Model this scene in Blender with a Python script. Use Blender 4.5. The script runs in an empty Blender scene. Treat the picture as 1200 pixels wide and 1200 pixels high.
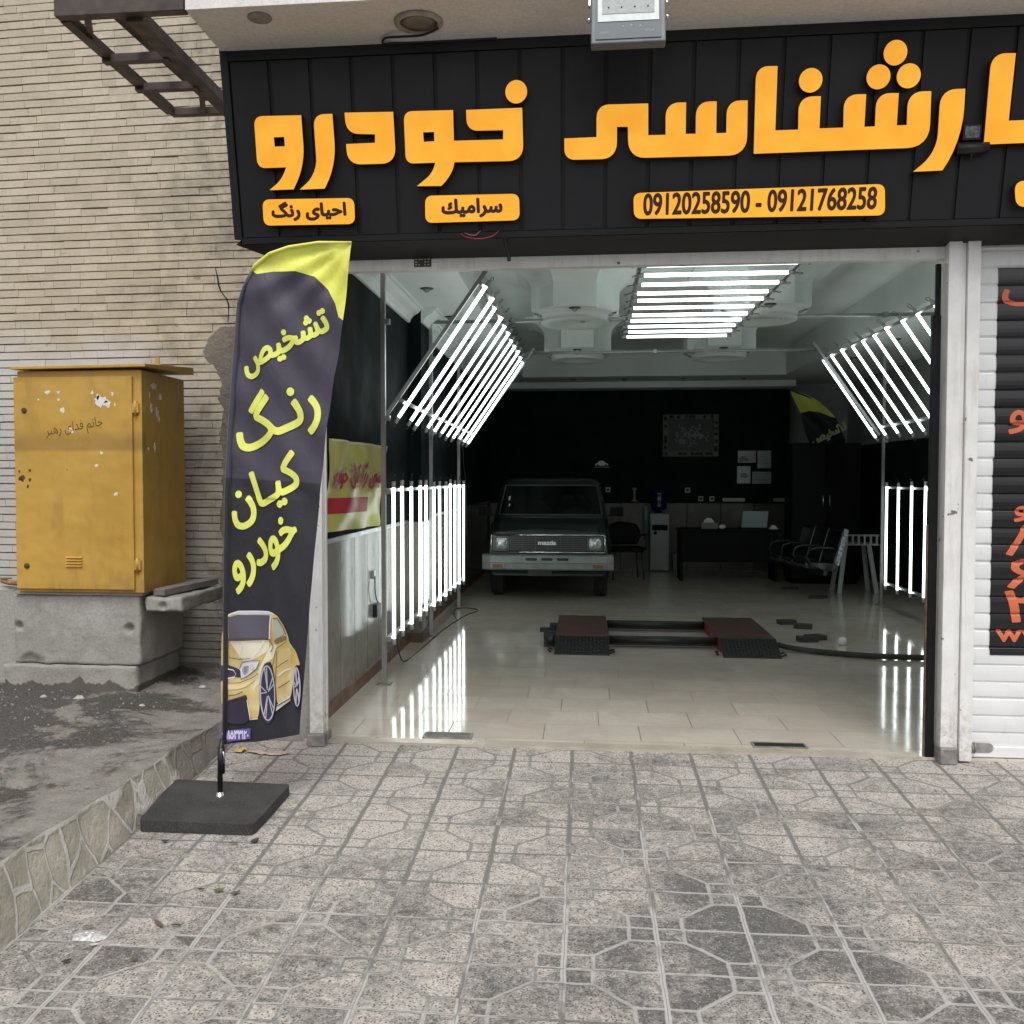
import bpy, bmesh, math, random
from mathutils import Vector, Matrix, noise as mnoise
from mathutils.geometry import tessellate_polygon, delaunay_2d_cdt

R = math.radians
random.seed(7)
S = bpy.context.scene
COL = S.collection

# ------------------------------------------------------------------ camera, sky, sun, exposure
cam = bpy.data.cameras.new("camera")
camo = bpy.data.objects.new("camera", cam)
COL.objects.link(camo)
camo.location = (0, 0, 1.5)
camo.rotation_euler = (R(90 - 2.191), 0, R(6.002))
cam.sensor_width = 36
cam.lens = 36 * 1150 / 1200
cam.shift_x = 35 / 1200
cam.shift_y = 4 / 1200
cam.clip_start = 0.05
cam.clip_end = 900
S.camera = camo

SUN_EL, SUN_AZ = 60, 176          # degrees; azimuth of the sun measured from +Y towards +X
W = bpy.data.worlds.new("World")
S.world = W
W.use_nodes = True
wn = W.node_tree
bg = wn.nodes["Background"]
sky = wn.nodes.new("ShaderNodeTexSky")
sky.sky_type = 'NISHITA'
sky.sun_disc = False
sky.sun_elevation = R(SUN_EL)
sky.sun_rotation = R(SUN_AZ)
sky.dust_density = 3.0
hsv = wn.nodes.new("ShaderNodeHueSaturation")   # overcast: a grey sky rather than a blue one
hsv.inputs['Saturation'].default_value = 0.12
wn.links.new(sky.outputs[0], hsv.inputs['Color'])
wn.links.new(hsv.outputs[0], bg.inputs['Color'])
bg.inputs['Strength'].default_value = 0.14

sl = bpy.data.lights.new("sun", 'SUN')
sl.energy = 0.9
sl.angle = R(25)
sl.color = (1.0, 0.96, 0.91)
so = bpy.data.objects.new("sun", sl)
COL.objects.link(so)
sd = Vector((math.sin(R(SUN_AZ)) * math.cos(R(SUN_EL)), math.cos(R(SUN_AZ)) * math.cos(R(SUN_EL)), math.sin(R(SUN_EL))))
so.rotation_euler = sd.to_track_quat('Z', 'Y').to_euler()

S.view_settings.view_transform = 'Standard'
S.view_settings.look = 'None'
S.view_settings.gamma = 1
S.view_settings.exposure = 0.48
S.cycles.use_denoising = True
S.cycles.max_bounces = 8
S.cycles.sample_clamp_indirect = 6
S.cycles.caustics_reflective = False
S.cycles.caustics_refractive = False

# ------------------------------------------------------------------ node helpers
class NT:
    def __init__(s, m):
        s.t = m.node_tree
        s.b = s.t.nodes["Principled BSDF"]
    def n(s, typ, **kw):
        x = s.t.nodes.new(typ)
        for k, v in kw.items():
            setattr(x, k, v)
        return x
    def put(s, sock, v):
        if hasattr(v, 'is_output'):
            s.t.links.new(v, sock)
        elif isinstance(v, (tuple, list)) and len(v) == 3 and sock.type == 'RGBA':
            sock.default_value = (*v, 1)
        else:
            sock.default_value = v
    def m(s, op, a, b=0.0, c=0.0):
        x = s.n("ShaderNodeMath", operation=op)
        s.put(x.inputs[0], a); s.put(x.inputs[1], b); s.put(x.inputs[2], c)
        return x.outputs[0]
    def vm(s, op, a, b=(0, 0, 0)):
        x = s.n("ShaderNodeVectorMath", operation=op)
        s.put(x.inputs[0], a); s.put(x.inputs[1], b)
        return x.outputs[0]
    def mix(s, f, a, b, blend='MIX'):
        x = s.n("ShaderNodeMix", data_type='RGBA', blend_type=blend)
        s.put(x.inputs[0], f); s.put(x.inputs[6], a); s.put(x.inputs[7], b)
        return x.outputs[2]
    def pos(s):
        return s.n("ShaderNodeNewGeometry").outputs['Position']
    def obj(s):
        return s.n("ShaderNodeTexCoord").outputs['Object']
    def xyz(s, v):
        x = s.n("ShaderNodeSeparateXYZ"); s.put(x.inputs[0], v)
        return x.outputs
    def vec(s, a, b, c):
        x = s.n("ShaderNodeCombineXYZ")
        s.put(x.inputs[0], a); s.put(x.inputs[1], b); s.put(x.inputs[2], c)
        return x.outputs[0]
    def noise(s, vec, scale, detail=4, rough=.55, dist=0):
        x = s.n("ShaderNodeTexNoise")
        s.put(x.inputs['Vector'], vec)
        x.inputs['Scale'].default_value = scale
        x.inputs['Detail'].default_value = detail
        x.inputs['Roughness'].default_value = rough
        x.inputs['Distortion'].default_value = dist
        return x.outputs[0]
    def white(s, vec):
        x = s.n("ShaderNodeTexWhiteNoise"); s.put(x.inputs['Vector'], vec)
        return x.outputs[0]
    def vor(s, vec, scale, feature='F1', out=0, rnd=1.0):
        x = s.n("ShaderNodeTexVoronoi", feature=feature); s.put(x.inputs['Vector'], vec)
        x.inputs['Scale'].default_value = scale
        x.inputs['Randomness'].default_value = rnd
        return x.outputs[out]
    def ramp(s, f, lo, hi, a=0.0, b=1.0):
        x = s.n("ShaderNodeMapRange", clamp=True)
        s.put(x.inputs[0], f); x.inputs[1].default_value = lo; x.inputs[2].default_value = hi
        x.inputs[3].default_value = a; x.inputs[4].default_value = b
        return x.outputs[0]
    def bump(s, h, strength=.5, dist=.01):
        x = s.n("ShaderNodeBump")
        s.put(x.inputs['Height'], h)
        x.inputs['Strength'].default_value = strength
        x.inputs['Distance'].default_value = dist
        s.t.links.new(x.outputs[0], s.b.inputs['Normal'])
    def col(s, v): s.put(s.b.inputs['Base Color'], v)
    def rough(s, v): s.put(s.b.inputs['Roughness'], v)

def mk(name, col=(.5, .5, .5), rough=.5, metal=0, spec=.5, var=0.0, vs=6, bump=0.0, bs=80, coat=0, world=True):
    m = bpy.data.materials.new(name)
    m.use_nodes = True
    t = NT(m)
    t.col(col); t.rough(rough)
    t.b.inputs['Metallic'].default_value = metal
    t.b.inputs['Specular IOR Level'].default_value = spec
    t.b.inputs['Coat Weight'].default_value = coat
    if var or bump:
        p = t.pos() if world else t.obj()
        if var:
            n = t.noise(p, vs, 5)
            d = tuple(c * (1 - var) for c in col); l = tuple(min(1, c * (1 + var)) for c in col)
            t.col(t.mix(t.ramp(n, .3, .7), d, l))
            t.rough(t.ramp(n, .3, .7, min(1, rough * 1.15), rough * .85))
        if bump:
            t.bump(t.noise(p, bs, 4), bump, .004)
    return m

def emit(name, col, strength, base=(.8, .8, .8)):
    m = mk(name, base, .4)
    b = m.node_tree.nodes["Principled BSDF"]
    b.inputs['Emission Color'].default_value = (*col, 1)
    b.inputs['Emission Strength'].default_value = strength
    return m

# ------------------------------------------------------------------ mesh helpers
ORG = {}     # world origin of each top-level thing

def cdt(loops):
    """flat vertices and triangles of an outline with holes"""
    vs = []; es = []
    for l in loops:
        b = len(vs); k = len(l)
        vs += [Vector((p[0], p[1])) for p in l]
        es += [(b + i, b + (i + 1) % k) for i in range(k)]
    r = delaunay_2d_cdt(vs, es, [], 1, 1e-7)
    P = [(v.x, v.y) for v in r[0]]
    keep = []
    for f in r[2]:
        c = (sum(P[i][0] for i in f) / len(f), sum(P[i][1] for i in f) / len(f))
        if sum(inside(c, l) for l in loops) % 2: keep.append(tuple(f))
    return P, keep

class MB:
    def __init__(s):
        s.v = []; s.f = []; s.mi = []; s.sm = []
    def add(s, vs, fs, mi=0, smooth=False):
        o = len(s.v)
        s.v += [Vector(q) for q in vs]
        for f in fs:
            s.f.append([o + i for i in f]); s.mi.append(mi); s.sm.append(smooth)
        return s
    def box(s, x0, x1, y0, y1, z0, z1, mi=0):
        vs = [(x, y, z) for z in (z0, z1) for y in (y0, y1) for x in (x0, x1)]
        return s.add(vs, [(0, 2, 3, 1), (4, 5, 7, 6), (0, 1, 5, 4), (2, 6, 7, 3), (0, 4, 6, 2), (1, 3, 7, 5)], mi)
    def bar(s, p0, p1, w, h, up=(0, 0, 1), mi=0):
        p0, p1 = Vector(p0), Vector(p1)
        d = (p1 - p0).normalized()
        a = d.cross(Vector(up)).normalized() * (w / 2)
        b = a.cross(d).normalized() * (h / 2)
        vs = [p + i * a + j * b for p in (p0, p1) for i, j in ((-1, -1), (1, -1), (1, 1), (-1, 1))]
        return s.add(vs, [(3, 2, 1, 0), (4, 5, 6, 7), (0, 1, 5, 4), (1, 2, 6, 5), (2, 3, 7, 6), (3, 0, 4, 7)], mi)
    def tube(s, pts, r, n=10, mi=0, cap=True, closed=False):
        pts = [Vector(p) for p in pts]
        rs = r if isinstance(r, (list, tuple)) else [r] * len(pts)
        k = len(pts)
        vs = []; fs = []
        ref = None
        for i, p in enumerate(pts):
            a = pts[max(i - 1, 0)]; b = pts[min(i + 1, k - 1)]
            if closed: a = pts[(i - 1) % k]; b = pts[(i + 1) % k]
            d = (b - a).normalized()
            if ref is None:
                ref = d.orthogonal().normalized()
            ref = (ref - d * ref.dot(d))
            ref = ref.normalized() if ref.length > 1e-6 else d.orthogonal().normalized()
            q = d.cross(ref)
            for j in range(n):
                t = 2 * math.pi * j / n
                vs.append(p + (ref * math.cos(t) + q * math.sin(t)) * rs[i])
        m = k if closed else k - 1
        for i in range(m):
            for j in range(n):
                i2 = (i + 1) % k
                fs.append((i * n + j, i * n + (j + 1) % n, i2 * n + (j + 1) % n, i2 * n + j))
        s.add(vs, fs, mi, True)
        if cap and not closed:
            o = len(s.v) - len(vs)
            s.f.append([o + j for j in reversed(range(n))]); s.mi.append(mi); s.sm.append(False)
            s.f.append([o + (k - 1) * n + j for j in range(n)]); s.mi.append(mi); s.sm.append(False)
        return s
    def lathe(s, c, prof, n=24, axis=(0, 0, 1), mi=0, smooth=True):
        c = Vector(c); ax = Vector(axis).normalized()
        a = ax.orthogonal().normalized(); b = ax.cross(a)
        vs = []; fs = []
        for (r, h) in prof:
            for j in range(n):
                t = 2 * math.pi * j / n
                vs.append(c + ax * h + (a * math.cos(t) + b * math.sin(t)) * r)
        for i in range(len(prof) - 1):
            for j in range(n):
                fs.append((i * n + j, i * n + (j + 1) % n, (i + 1) * n + (j + 1) % n, (i + 1) * n + j))
        fs.append(tuple(reversed(range(n)))); fs.append(tuple((len(prof) - 1) * n + j for j in range(n)))
        return s.add(vs, fs, mi, smooth)
    def prism(s, pts, vec, mi=0, mside=None):
        """closed 3-D outline extruded along vec"""
        pts = [Vector(p) for p in pts]; v = Vector(vec); k = len(pts)
        tr = tessellate_polygon([pts])
        s.add(pts + [p + v for p in pts], [tuple(t) for t in tr] + [tuple(k + i for i in reversed(t)) for t in tr], mi)
        o = len(s.v) - 2 * k
        for i in range(k):
            j = (i + 1) % k
            s.f.append([o + i, o + j, o + k + j, o + k + i]); s.mi.append(mi if mside is None else mside); s.sm.append(False)
        return s
    def poly(s, loops, fn, fb=None, mi=0, mside=0):
        """2-D outline (outer + holes) mapped by fn; with fb a solid between fn (front) and fb (back)"""
        flat = [p for l in loops for p in l]
        tv, tr = cdt(loops)
        s.add([fn(*p) for p in tv], tr, mi)
        if fb:
            o = len(s.v)
            s.v += [Vector(fn(*p)) for p in flat] + [Vector(fb(*p)) for p in flat]
            n = len(flat); b = 0
            for l in loops:
                k = len(l)
                for i in range(k):
                    j = (i + 1) % k
                    s.f.append([o + b + i, o + b + j, o + n + b + j, o + n + b + i]); s.mi.append(mside); s.sm.append(False)
                b += k
        return s
    def drape(s, loops, fn, step=.03, mi=0):
        """2-D outline cut on a grid, then mapped by fn: lies on curved cloth or slats"""
        bm = bmesh.new()
        flat = [p for l in loops for p in l]
        tv, tr = cdt(loops)
        vs = [bm.verts.new((p[0], p[1], 0)) for p in tv]
        for t in tr:
            try: bm.faces.new([vs[i] for i in t])
            except ValueError: pass
        for ax in (0, 1):
            lo = min(p[ax] for p in flat); hi = max(p[ax] for p in flat)
            k = math.floor(lo / step) + 1
            while k * step < hi:
                co = [0, 0, 0]; co[ax] = k * step; no = [0, 0, 0]; no[ax] = 1
                bmesh.ops.bisect_plane(bm, geom=bm.verts[:] + bm.edges[:] + bm.faces[:], plane_co=co, plane_no=no)
                k += 1
        bm.verts.index_update()
        s.add([fn(v.co.x, v.co.y) for v in bm.verts], [[v.index for v in f.verts] for f in bm.faces], mi, True)
        bm.free()
        return s
    def xf(s, M):
        s.v = [M @ v for v in s.v]
        return s
    def build(s, name, mats, parent=None, fix=True, bevel=0, origin=None, subdiv=0, solid=0, merge=0):
        me = bpy.data.meshes.new(name)
        root = parent
        while root is not None and root.parent is not None:
            root = root.parent
        if root is not None:
            o = ORG[root.name]
        else:
            if origin is None:
                xs = [v.x for v in s.v]; ys = [v.y for v in s.v]; zs = [v.z for v in s.v]
                origin = ((min(xs) + max(xs)) / 2, (min(ys) + max(ys)) / 2, min(zs))
            o = Vector(origin)
        me.from_pydata([v - o for v in s.v], [], s.f)
        ms = mats if isinstance(mats, (list, tuple)) else [mats]
        for m in ms: me.materials.append(m)
        me.polygons.foreach_set('material_index', s.mi)
        me.polygons.foreach_set('use_smooth', s.sm)
        if fix or merge:
            bm = bmesh.new(); bm.from_mesh(me)
            if merge: bmesh.ops.remove_doubles(bm, verts=bm.verts, dist=merge)
            if fix: bmesh.ops.recalc_face_normals(bm, faces=bm.faces)
            bm.to_mesh(me); bm.free()
        me.update()
        ob = bpy.data.objects.new(name, me)
        COL.objects.link(ob)
        if parent is None:
            ob.location = o; ORG[ob.name] = o
        else:
            ob.parent = parent
        if bevel:
            b = ob.modifiers.new("bevel", 'BEVEL'); b.width = bevel; b.segments = 2; b.limit_method = 'ANGLE'; b.angle_limit = R(40)
        if subdiv:
            b = ob.modifiers.new("subdiv", 'SUBSURF'); b.levels = subdiv; b.render_levels = subdiv
        if solid:
            b = ob.modifiers.new("solid", 'SOLIDIFY'); b.thickness = solid; b.offset = -1
        return ob

def thing(name, label, cat, loc=(0, 0, 0), group=None):
    o = bpy.data.objects.new(name, None)
    o.empty_display_size = .1
    COL.objects.link(o)
    o.location = loc
    ORG[o.name] = Vector(loc)
    return tag(o, label, cat, group)

def tag(o, label=None, cat=None, group=None, kind=None):
    if label: o['label'] = label
    if cat: o['category'] = cat
    if group: o['group'] = group
    if kind: o['kind'] = kind
    return o

def copy_part(src, parent, loc=None, rot=None):
    c = src.copy(); COL.objects.link(c); c.parent = parent
    if loc is not None: c.location = loc
    if rot is not None: c.rotation_euler = rot
    for ch in list(src.children):
        copy_part(ch, c)
    return c

def rounded(pts, seg=6):
    """[(x, y, r)] -> outline with the corners rounded"""
    out = []; k = len(pts)
    for i in range(k):
        p = Vector(pts[i][:2]); r = pts[i][2] if len(pts[i]) > 2 else 0
        a = Vector(pts[i - 1][:2]) - p; b = Vector(pts[(i + 1) % k][:2]) - p
        if r <= 0:
            out.append(tuple(p)); continue
        ra = min(r, a.length * .48 if (len(pts[i - 1]) > 2 and pts[i - 1][2]) else a.length * .98)
        rb = min(r, b.length * .48 if (len(pts[(i + 1) % k]) > 2 and pts[(i + 1) % k][2]) else b.length * .98)
        A = p + a.normalized() * ra; B = p + b.normalized() * rb
        for j in range(seg + 1):
            t = j / seg
            w = 2 * (1 - t) * t * .86
            d = (1 - t) ** 2 + w + t * t
            out.append(tuple((A * (1 - t) ** 2 + p * w + B * t * t) / d))
    return out

def circle(cx, cy, rx, ry=None, n=32, a0=0):
    ry = ry or rx
    return [(cx + rx * math.cos(a0 + 2 * math.pi * i / n), cy + ry * math.sin(a0 + 2 * math.pi * i / n)) for i in range(n)]

# ------------------------------------------------------------------ writing (built-in font, Arabic letters shaped by hand)
FORMS = {'ا': (0xFE8D, 0xFE8E, 0, 0), 'ب': (0xFE8F, 0xFE90, 0xFE91, 0xFE92), 'ت': (0xFE95, 0xFE96, 0xFE97, 0xFE98),
         'ج': (0xFE9D, 0xFE9E, 0xFE9F, 0xFEA0), 'ح': (0xFEA1, 0xFEA2, 0xFEA3, 0xFEA4), 'خ': (0xFEA5, 0xFEA6, 0xFEA7, 0xFEA8),
         'د': (0xFEA9, 0xFEAA, 0, 0), 'ر': (0xFEAD, 0xFEAE, 0, 0), 'س': (0xFEB1, 0xFEB2, 0xFEB3, 0xFEB4),
         'ش': (0xFEB5, 0xFEB6, 0xFEB7, 0xFEB8), 'ص': (0xFEB9, 0xFEBA, 0xFEBB, 0xFEBC), 'ف': (0xFED1, 0xFED2, 0xFED3, 0xFED4),
         'ک': (0xFB8E, 0xFB8F, 0xFB90, 0xFB91), 'ك': (0xFED9, 0xFEDA, 0xFEDB, 0xFEDC), 'گ': (0xFB92, 0xFB93, 0xFB94, 0xFB95),
         'ل': (0xFEDD, 0xFEDE, 0xFEDF, 0xFEE0), 'م': (0xFEE1, 0xFEE2, 0xFEE3, 0xFEE4), 'ن': (0xFEE5, 0xFEE6, 0xFEE7, 0xFEE8),
         'و': (0xFEED, 0xFEEE, 0, 0), 'ه': (0xFEE9, 0xFEEA, 0xFEEB, 0xFEEC), 'ی': (0xFBFC, 0xFBFD, 0xFBFE, 0xFBFF),
         'ـ': (0x640, 0x640, 0x640, 0x640)}

def shape(t):
    out = []
    for i, c in enumerate(t):
        if c not in FORMS:
            out.append(c); continue
        prev = i > 0 and t[i - 1] in FORMS and FORMS[t[i - 1]][2]
        nxt = i + 1 < len(t) and t[i + 1] in FORMS and FORMS[c][2]
        out.append(chr(FORMS[c][3 if prev and nxt else 1 if prev else 2 if nxt else 0]))
    return ''.join(reversed(out))

def area(l):
    return sum(l[i - 1][0] * l[i][1] - l[i][0] * l[i - 1][1] for i in range(len(l))) / 2

def inside(p, l):
    c = False
    for i in range(len(l)):
        (x0, y0), (x1, y1) = l[i - 1], l[i]
        if (y0 > p[1]) != (y1 > p[1]) and p[0] < (x1 - x0) * (p[1] - y0) / (y1 - y0) + x0:
            c = not c
    return c

def grow(l, d):
    """moves an outline outwards by d (inwards for holes, by their winding)"""
    out = []; k = len(l)
    for i in range(k):
        p = Vector(l[i]); a = p - Vector(l[i - 1]); b = Vector(l[(i + 1) % k]) - p
        if a.length < 1e-7 or b.length < 1e-7:
            out.append(tuple(p)); continue
        n1 = Vector((a.y, -a.x)).normalized(); n2 = Vector((b.y, -b.x)).normalized()
        n = n1 + n2
        n = n.normalized() if n.length > .2 else n1
        out.append(tuple(p + n * d / max(.55, n.dot(n1))))
    return out

def text_polys(s, bold=0.0, persian=True):
    """list of [outer, hole, ...] in 2-D, font size 1"""
    c = bpy.data.curves.new("writing", 'FONT')
    c.body = shape(s) if persian else s
    c.fill_mode = 'NONE'
    c.resolution_u = 5
    o = bpy.data.objects.new("writing", c)
    COL.objects.link(o)
    dg = bpy.context.evaluated_depsgraph_get()
    me = o.evaluated_get(dg).to_mesh()
    nx = {}
    for e in me.edges:
        a, b = e.vertices
        nx.setdefault(a, []).append(b); nx.setdefault(b, []).append(a)
    co = [(v.co.x, v.co.y) for v in me.vertices]
    seen = set(); loops = []
    for st in range(len(co)):
        if st in seen or st not in nx: continue
        l = []; cur = st; prev = -1
        while cur not in seen:
            seen.add(cur); l.append(cur)
            nb = [q for q in nx[cur] if q not in seen]
            if not nb: break
            q = cur + 1 if cur + 1 in nb else nb[0]
            prev, cur = cur, q
        pts = [co[i] for i in l]
        cl = [pts[0]]
        for p in pts[1:]:
            if (p[0] - cl[-1][0]) ** 2 + (p[1] - cl[-1][1]) ** 2 > 1e-9: cl.append(p)
        if len(cl) > 2: loops.append(cl)
    o.evaluated_get(dg).to_mesh_clear()
    bpy.data.objects.remove(o); bpy.data.curves.remove(c)
    if not loops: return []
    sg = 1 if area(max(loops, key=lambda l: abs(area(l)))) > 0 else -1
    outs = [l for l in loops if area(l) * sg > 0]
    res = []
    for l in outs:
        res.append([l])
    for h in [l for l in loops if area(l) * sg < 0]:
        best = None
        for r in res:
            if inside(h[0], r[0]) and (best is None or abs(area(r[0])) < abs(area(best[0]))): best = r
        if best: best.append(h)
    final = []
    for r in res:
        r = [l if sg > 0 else list(reversed(l)) for l in r]
        final.append([grow(l, bold) for l in r] if bold else r)
    return final

def ink(g, polys, d, level, draw, n=6):
    """heavier writing: every outline drawn n times round a small circle, each on its own level"""
    for ci, r in enumerate(polys):
        for q in range(n if d else 1):
            a = 2 * math.pi * q / n + .4
            dx, dy = (d * math.cos(a), d * math.sin(a)) if d else (0, 0)
            draw([[(x + dx, y + dy) for x, y in l] for l in r], level + q * .00014 + (ci % 4) * .00003)

def fit(polys, bbox, rot=0.0, shear=0.0):
    """rotates the writing and stretches it to the box x0, y0, x1, y1"""
    c, s_ = math.cos(rot), math.sin(rot)
    g = [[[((x + shear * y) * c - y * s_, (x + shear * y) * s_ + y * c) for x, y in l] for l in r] for r in polys]
    xs = [p[0] for r in g for l in r for p in l]; ys = [p[1] for r in g for l in r for p in l]
    x0, x1, y0, y1 = min(xs), max(xs), min(ys), max(ys)
    X0, Y0, X1, Y1 = bbox
    return [[[(X0 + (x - x0) / (x1 - x0) * (X1 - X0), Y0 + (y - y0) / (y1 - y0) * (Y1 - Y0)) for x, y in l] for l in r] for r in g]

# ------------------------------------------------------------------ materials of the setting
def pavement_mat():
    m = mk("paving", rough=.75); t = NT(m)
    p = t.pos(); X, Y, Z = t.xyz(p)
    wob = t.m('MULTIPLY', t.m('SUBTRACT', t.noise(p, 9, 2), .5), .012)
    u = t.m('DIVIDE', t.m('ADD', t.m('ADD', X, .065), wob), .32)
    v = t.m('DIVIDE', t.m('ADD', t.m('SUBTRACT', Y, 3.189), wob), .2885)
    a = t.m('PINGPONG', u, 1.0); b = t.m('PINGPONG', v, 1.0)
    mn = t.m('MINIMUM', a, b); mx = t.m('MAXIMUM', a, b)
    edge = t.m('MINIMUM', t.m('MINIMUM', a, t.m('SUBTRACT', 1, a)), t.m('MINIMUM', b, t.m('SUBTRACT', 1, b)))
    A = .30
    sq1 = t.m('ABSOLUTE', t.m('SUBTRACT', mx, A))
    sq2 = t.m('ABSOLUTE', t.m('SUBTRACT', mn, 1 - A))
    dg = t.m('ADD', t.m('MULTIPLY', t.m('ABSOLUTE', t.m('SUBTRACT', a, b)), .7),
             t.m('ADD', t.m('MULTIPLY', t.m('LESS_THAN', mx, A), 9), t.m('MULTIPLY', t.m('GREATER_THAN', mn, 1 - A), 9)))
    din = t.m('MINIMUM', t.m('MINIMUM', sq1, sq2), dg)
    ea = t.m('MINIMUM', a, t.m('SUBTRACT', 1, a)); eb = t.m('MINIMUM', b, t.m('SUBTRACT', 1, b))
    wear = t.m('MULTIPLY', t.noise(p, 5, 5, .7), .020)
    rag = t.m('MULTIPLY', t.noise(p, 40, 3, .7), .012)
    wr = t.m('ADD', wear, rag)
    g_in = t.m('MULTIPLY', t.ramp(t.m('SUBTRACT', din, wr), .002, .014, 1, 0), .75)
    g_a = t.ramp(t.m('SUBTRACT', ea, wr), .008, .022, 1, 0)
    g_b = t.ramp(t.m('SUBTRACT', eb, wr), .000, .012, 1, 0)
    g = t.m('MAXIMUM', g_in, t.m('MAXIMUM', g_a, g_b))
    hair = t.m('MAXIMUM', t.ramp(ea, .003, .007, 1, 0), t.ramp(eb, .002, .006, 1, 0))
    # a number for every piece of the pattern
    side = t.m('ADD', t.m('ADD', t.m('MULTIPLY', t.m('LESS_THAN', mx, A), 3), t.m('MULTIPLY', t.m('GREATER_THAN', mn, 1 - A), 5)), t.m('GREATER_THAN', a, b))
    idv = t.vec(t.m('FLOOR', u), t.m('FLOOR', v), side)
    rnd = t.white(idv)
    big = t.noise(p, .75, 5, .6)
    mid = t.noise(p, 4.5, 6, .65)
    fine = t.noise(p, 95, 3, .7)
    # worn light terrazzo, dirty grey where it is not rubbed clean
    g2 = t.noise(p, 150, 2, .6)
    clean = t.mix(t.ramp(fine, .35, .65), (.31, .287, .262), (.57, .53, .487))
    dirty = t.mix(t.ramp(fine, .35, .65), (.068, .066, .063), (.17, .164, .156))
    pale_far = t.ramp(Y, 4.2, 5.3, 0, -.10)
    gx = t.m('MULTIPLY', t.ramp(t.m('ABSOLUTE', t.m('SUBTRACT', X, .75)), .2, 1.5, 1, 0), .12)
    dv = t.m('ADD', t.m('ADD', t.m('MULTIPLY', big, .80), t.m('MULTIPLY', mid, .65)), t.m('ADD', t.m('MULTIPLY', rnd, .16), t.m('ADD', gx, pale_far)))
    near = t.m('MULTIPLY', t.ramp(Y, 2.4, 4.2, 1, 0), .13)
    grain = t.m('MULTIPLY', t.m('SUBTRACT', t.noise(p, 30, 5, .8), .5), .80)
    dmask = t.ramp(t.m('ADD', t.m('ADD', dv, near), grain), .74, 1.06)
    dsoft = t.ramp(t.m('ADD', dv, near), .72, 1.05)
    c = t.mix(dmask, clean, dirty)
    sp = t.vor(p, 92)
    spm = t.m('MULTIPLY', t.ramp(sp, .30, .38, 1, 0), t.ramp(t.noise(p, 22, 4, .75), .42, .50))
    c = t.mix(t.m('MULTIPLY', spm, .9), c, (.07, .066, .062))
    sp2 = t.vor(t.vm('ADD', p, (3.3, 1.7, 0)), 75)
    c = t.mix(t.m('MULTIPLY', t.ramp(sp2, .12, .19, 1, 0), .75), c, (.58, .55, .51))
    jn = t.ramp(t.m('ADD', t.noise(p, 1.9, 5, .65), t.ramp(Y, 2.6, 4.6, .10, -.10)), .42, .62)
    jn = t.m('MULTIPLY', t.ramp(t.m('ADD', t.m('MULTIPLY', jn, .5), dsoft), .5, .95), 1.0)
    joint = t.mix(jn, (.145, .14, .133), (.47, .455, .435))
    c = t.mix(t.m('MULTIPLY', g, .85), c, joint)
    c = t.mix(t.m('MULTIPLY', hair, .6), c, (.13, .125, .118))
    blot = t.noise(t.vm('ADD', p, (9, 4, 0)), 1.7, 6, .7, .6)
    c = t.mix(t.m('MULTIPLY', t.ramp(blot, .58, .74), .45), c, (.10, .097, .092))
    t.col(c)
    t.rough(t.ramp(mid, .3, .7, .8, .5))
    h = t.m('ADD', t.m('MULTIPLY', g, -1.0), t.m('ADD', t.m('MULTIPLY', fine, .25), t.m('MULTIPLY', mid, .3)))
    t.bump(h, .55, .006)
    return m

def concrete(name, c1, c2, dark=(.06, .055, .05), stain=.5, bs=1.0, low=None):
    m = mk(name, rough=.9); t = NT(m); p = t.pos()
    n = t.noise(p, 2.2, 7, .65); f = t.noise(p, 55, 4, .7); mid = t.noise(p, 11, 5, .6)
    c = t.mix(t.ramp(n, .3, .7), c1, c2)
    c = t.mix(t.m('MULTIPLY', t.ramp(f, .35, .7), .5), c, tuple(.6 * q for q in c1))
    c = t.mix(t.m('MULTIPLY', t.ramp(t.noise(p, 4.1, 6, .7, .8), .56, .72), stain), c, dark)
    pit = t.vor(p, 42)
    c = t.mix(t.m('MULTIPLY', t.ramp(pit, .05, .1, 1, 0), .6), c, dark)
    t.col(c)
    t.bump(t.m('ADD', t.m('ADD', f, t.m('MULTIPLY', mid, 1.6)), t.m('MULTIPLY', t.ramp(pit, .03, .1), .6)), .45 * bs, .008)
    return m

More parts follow.
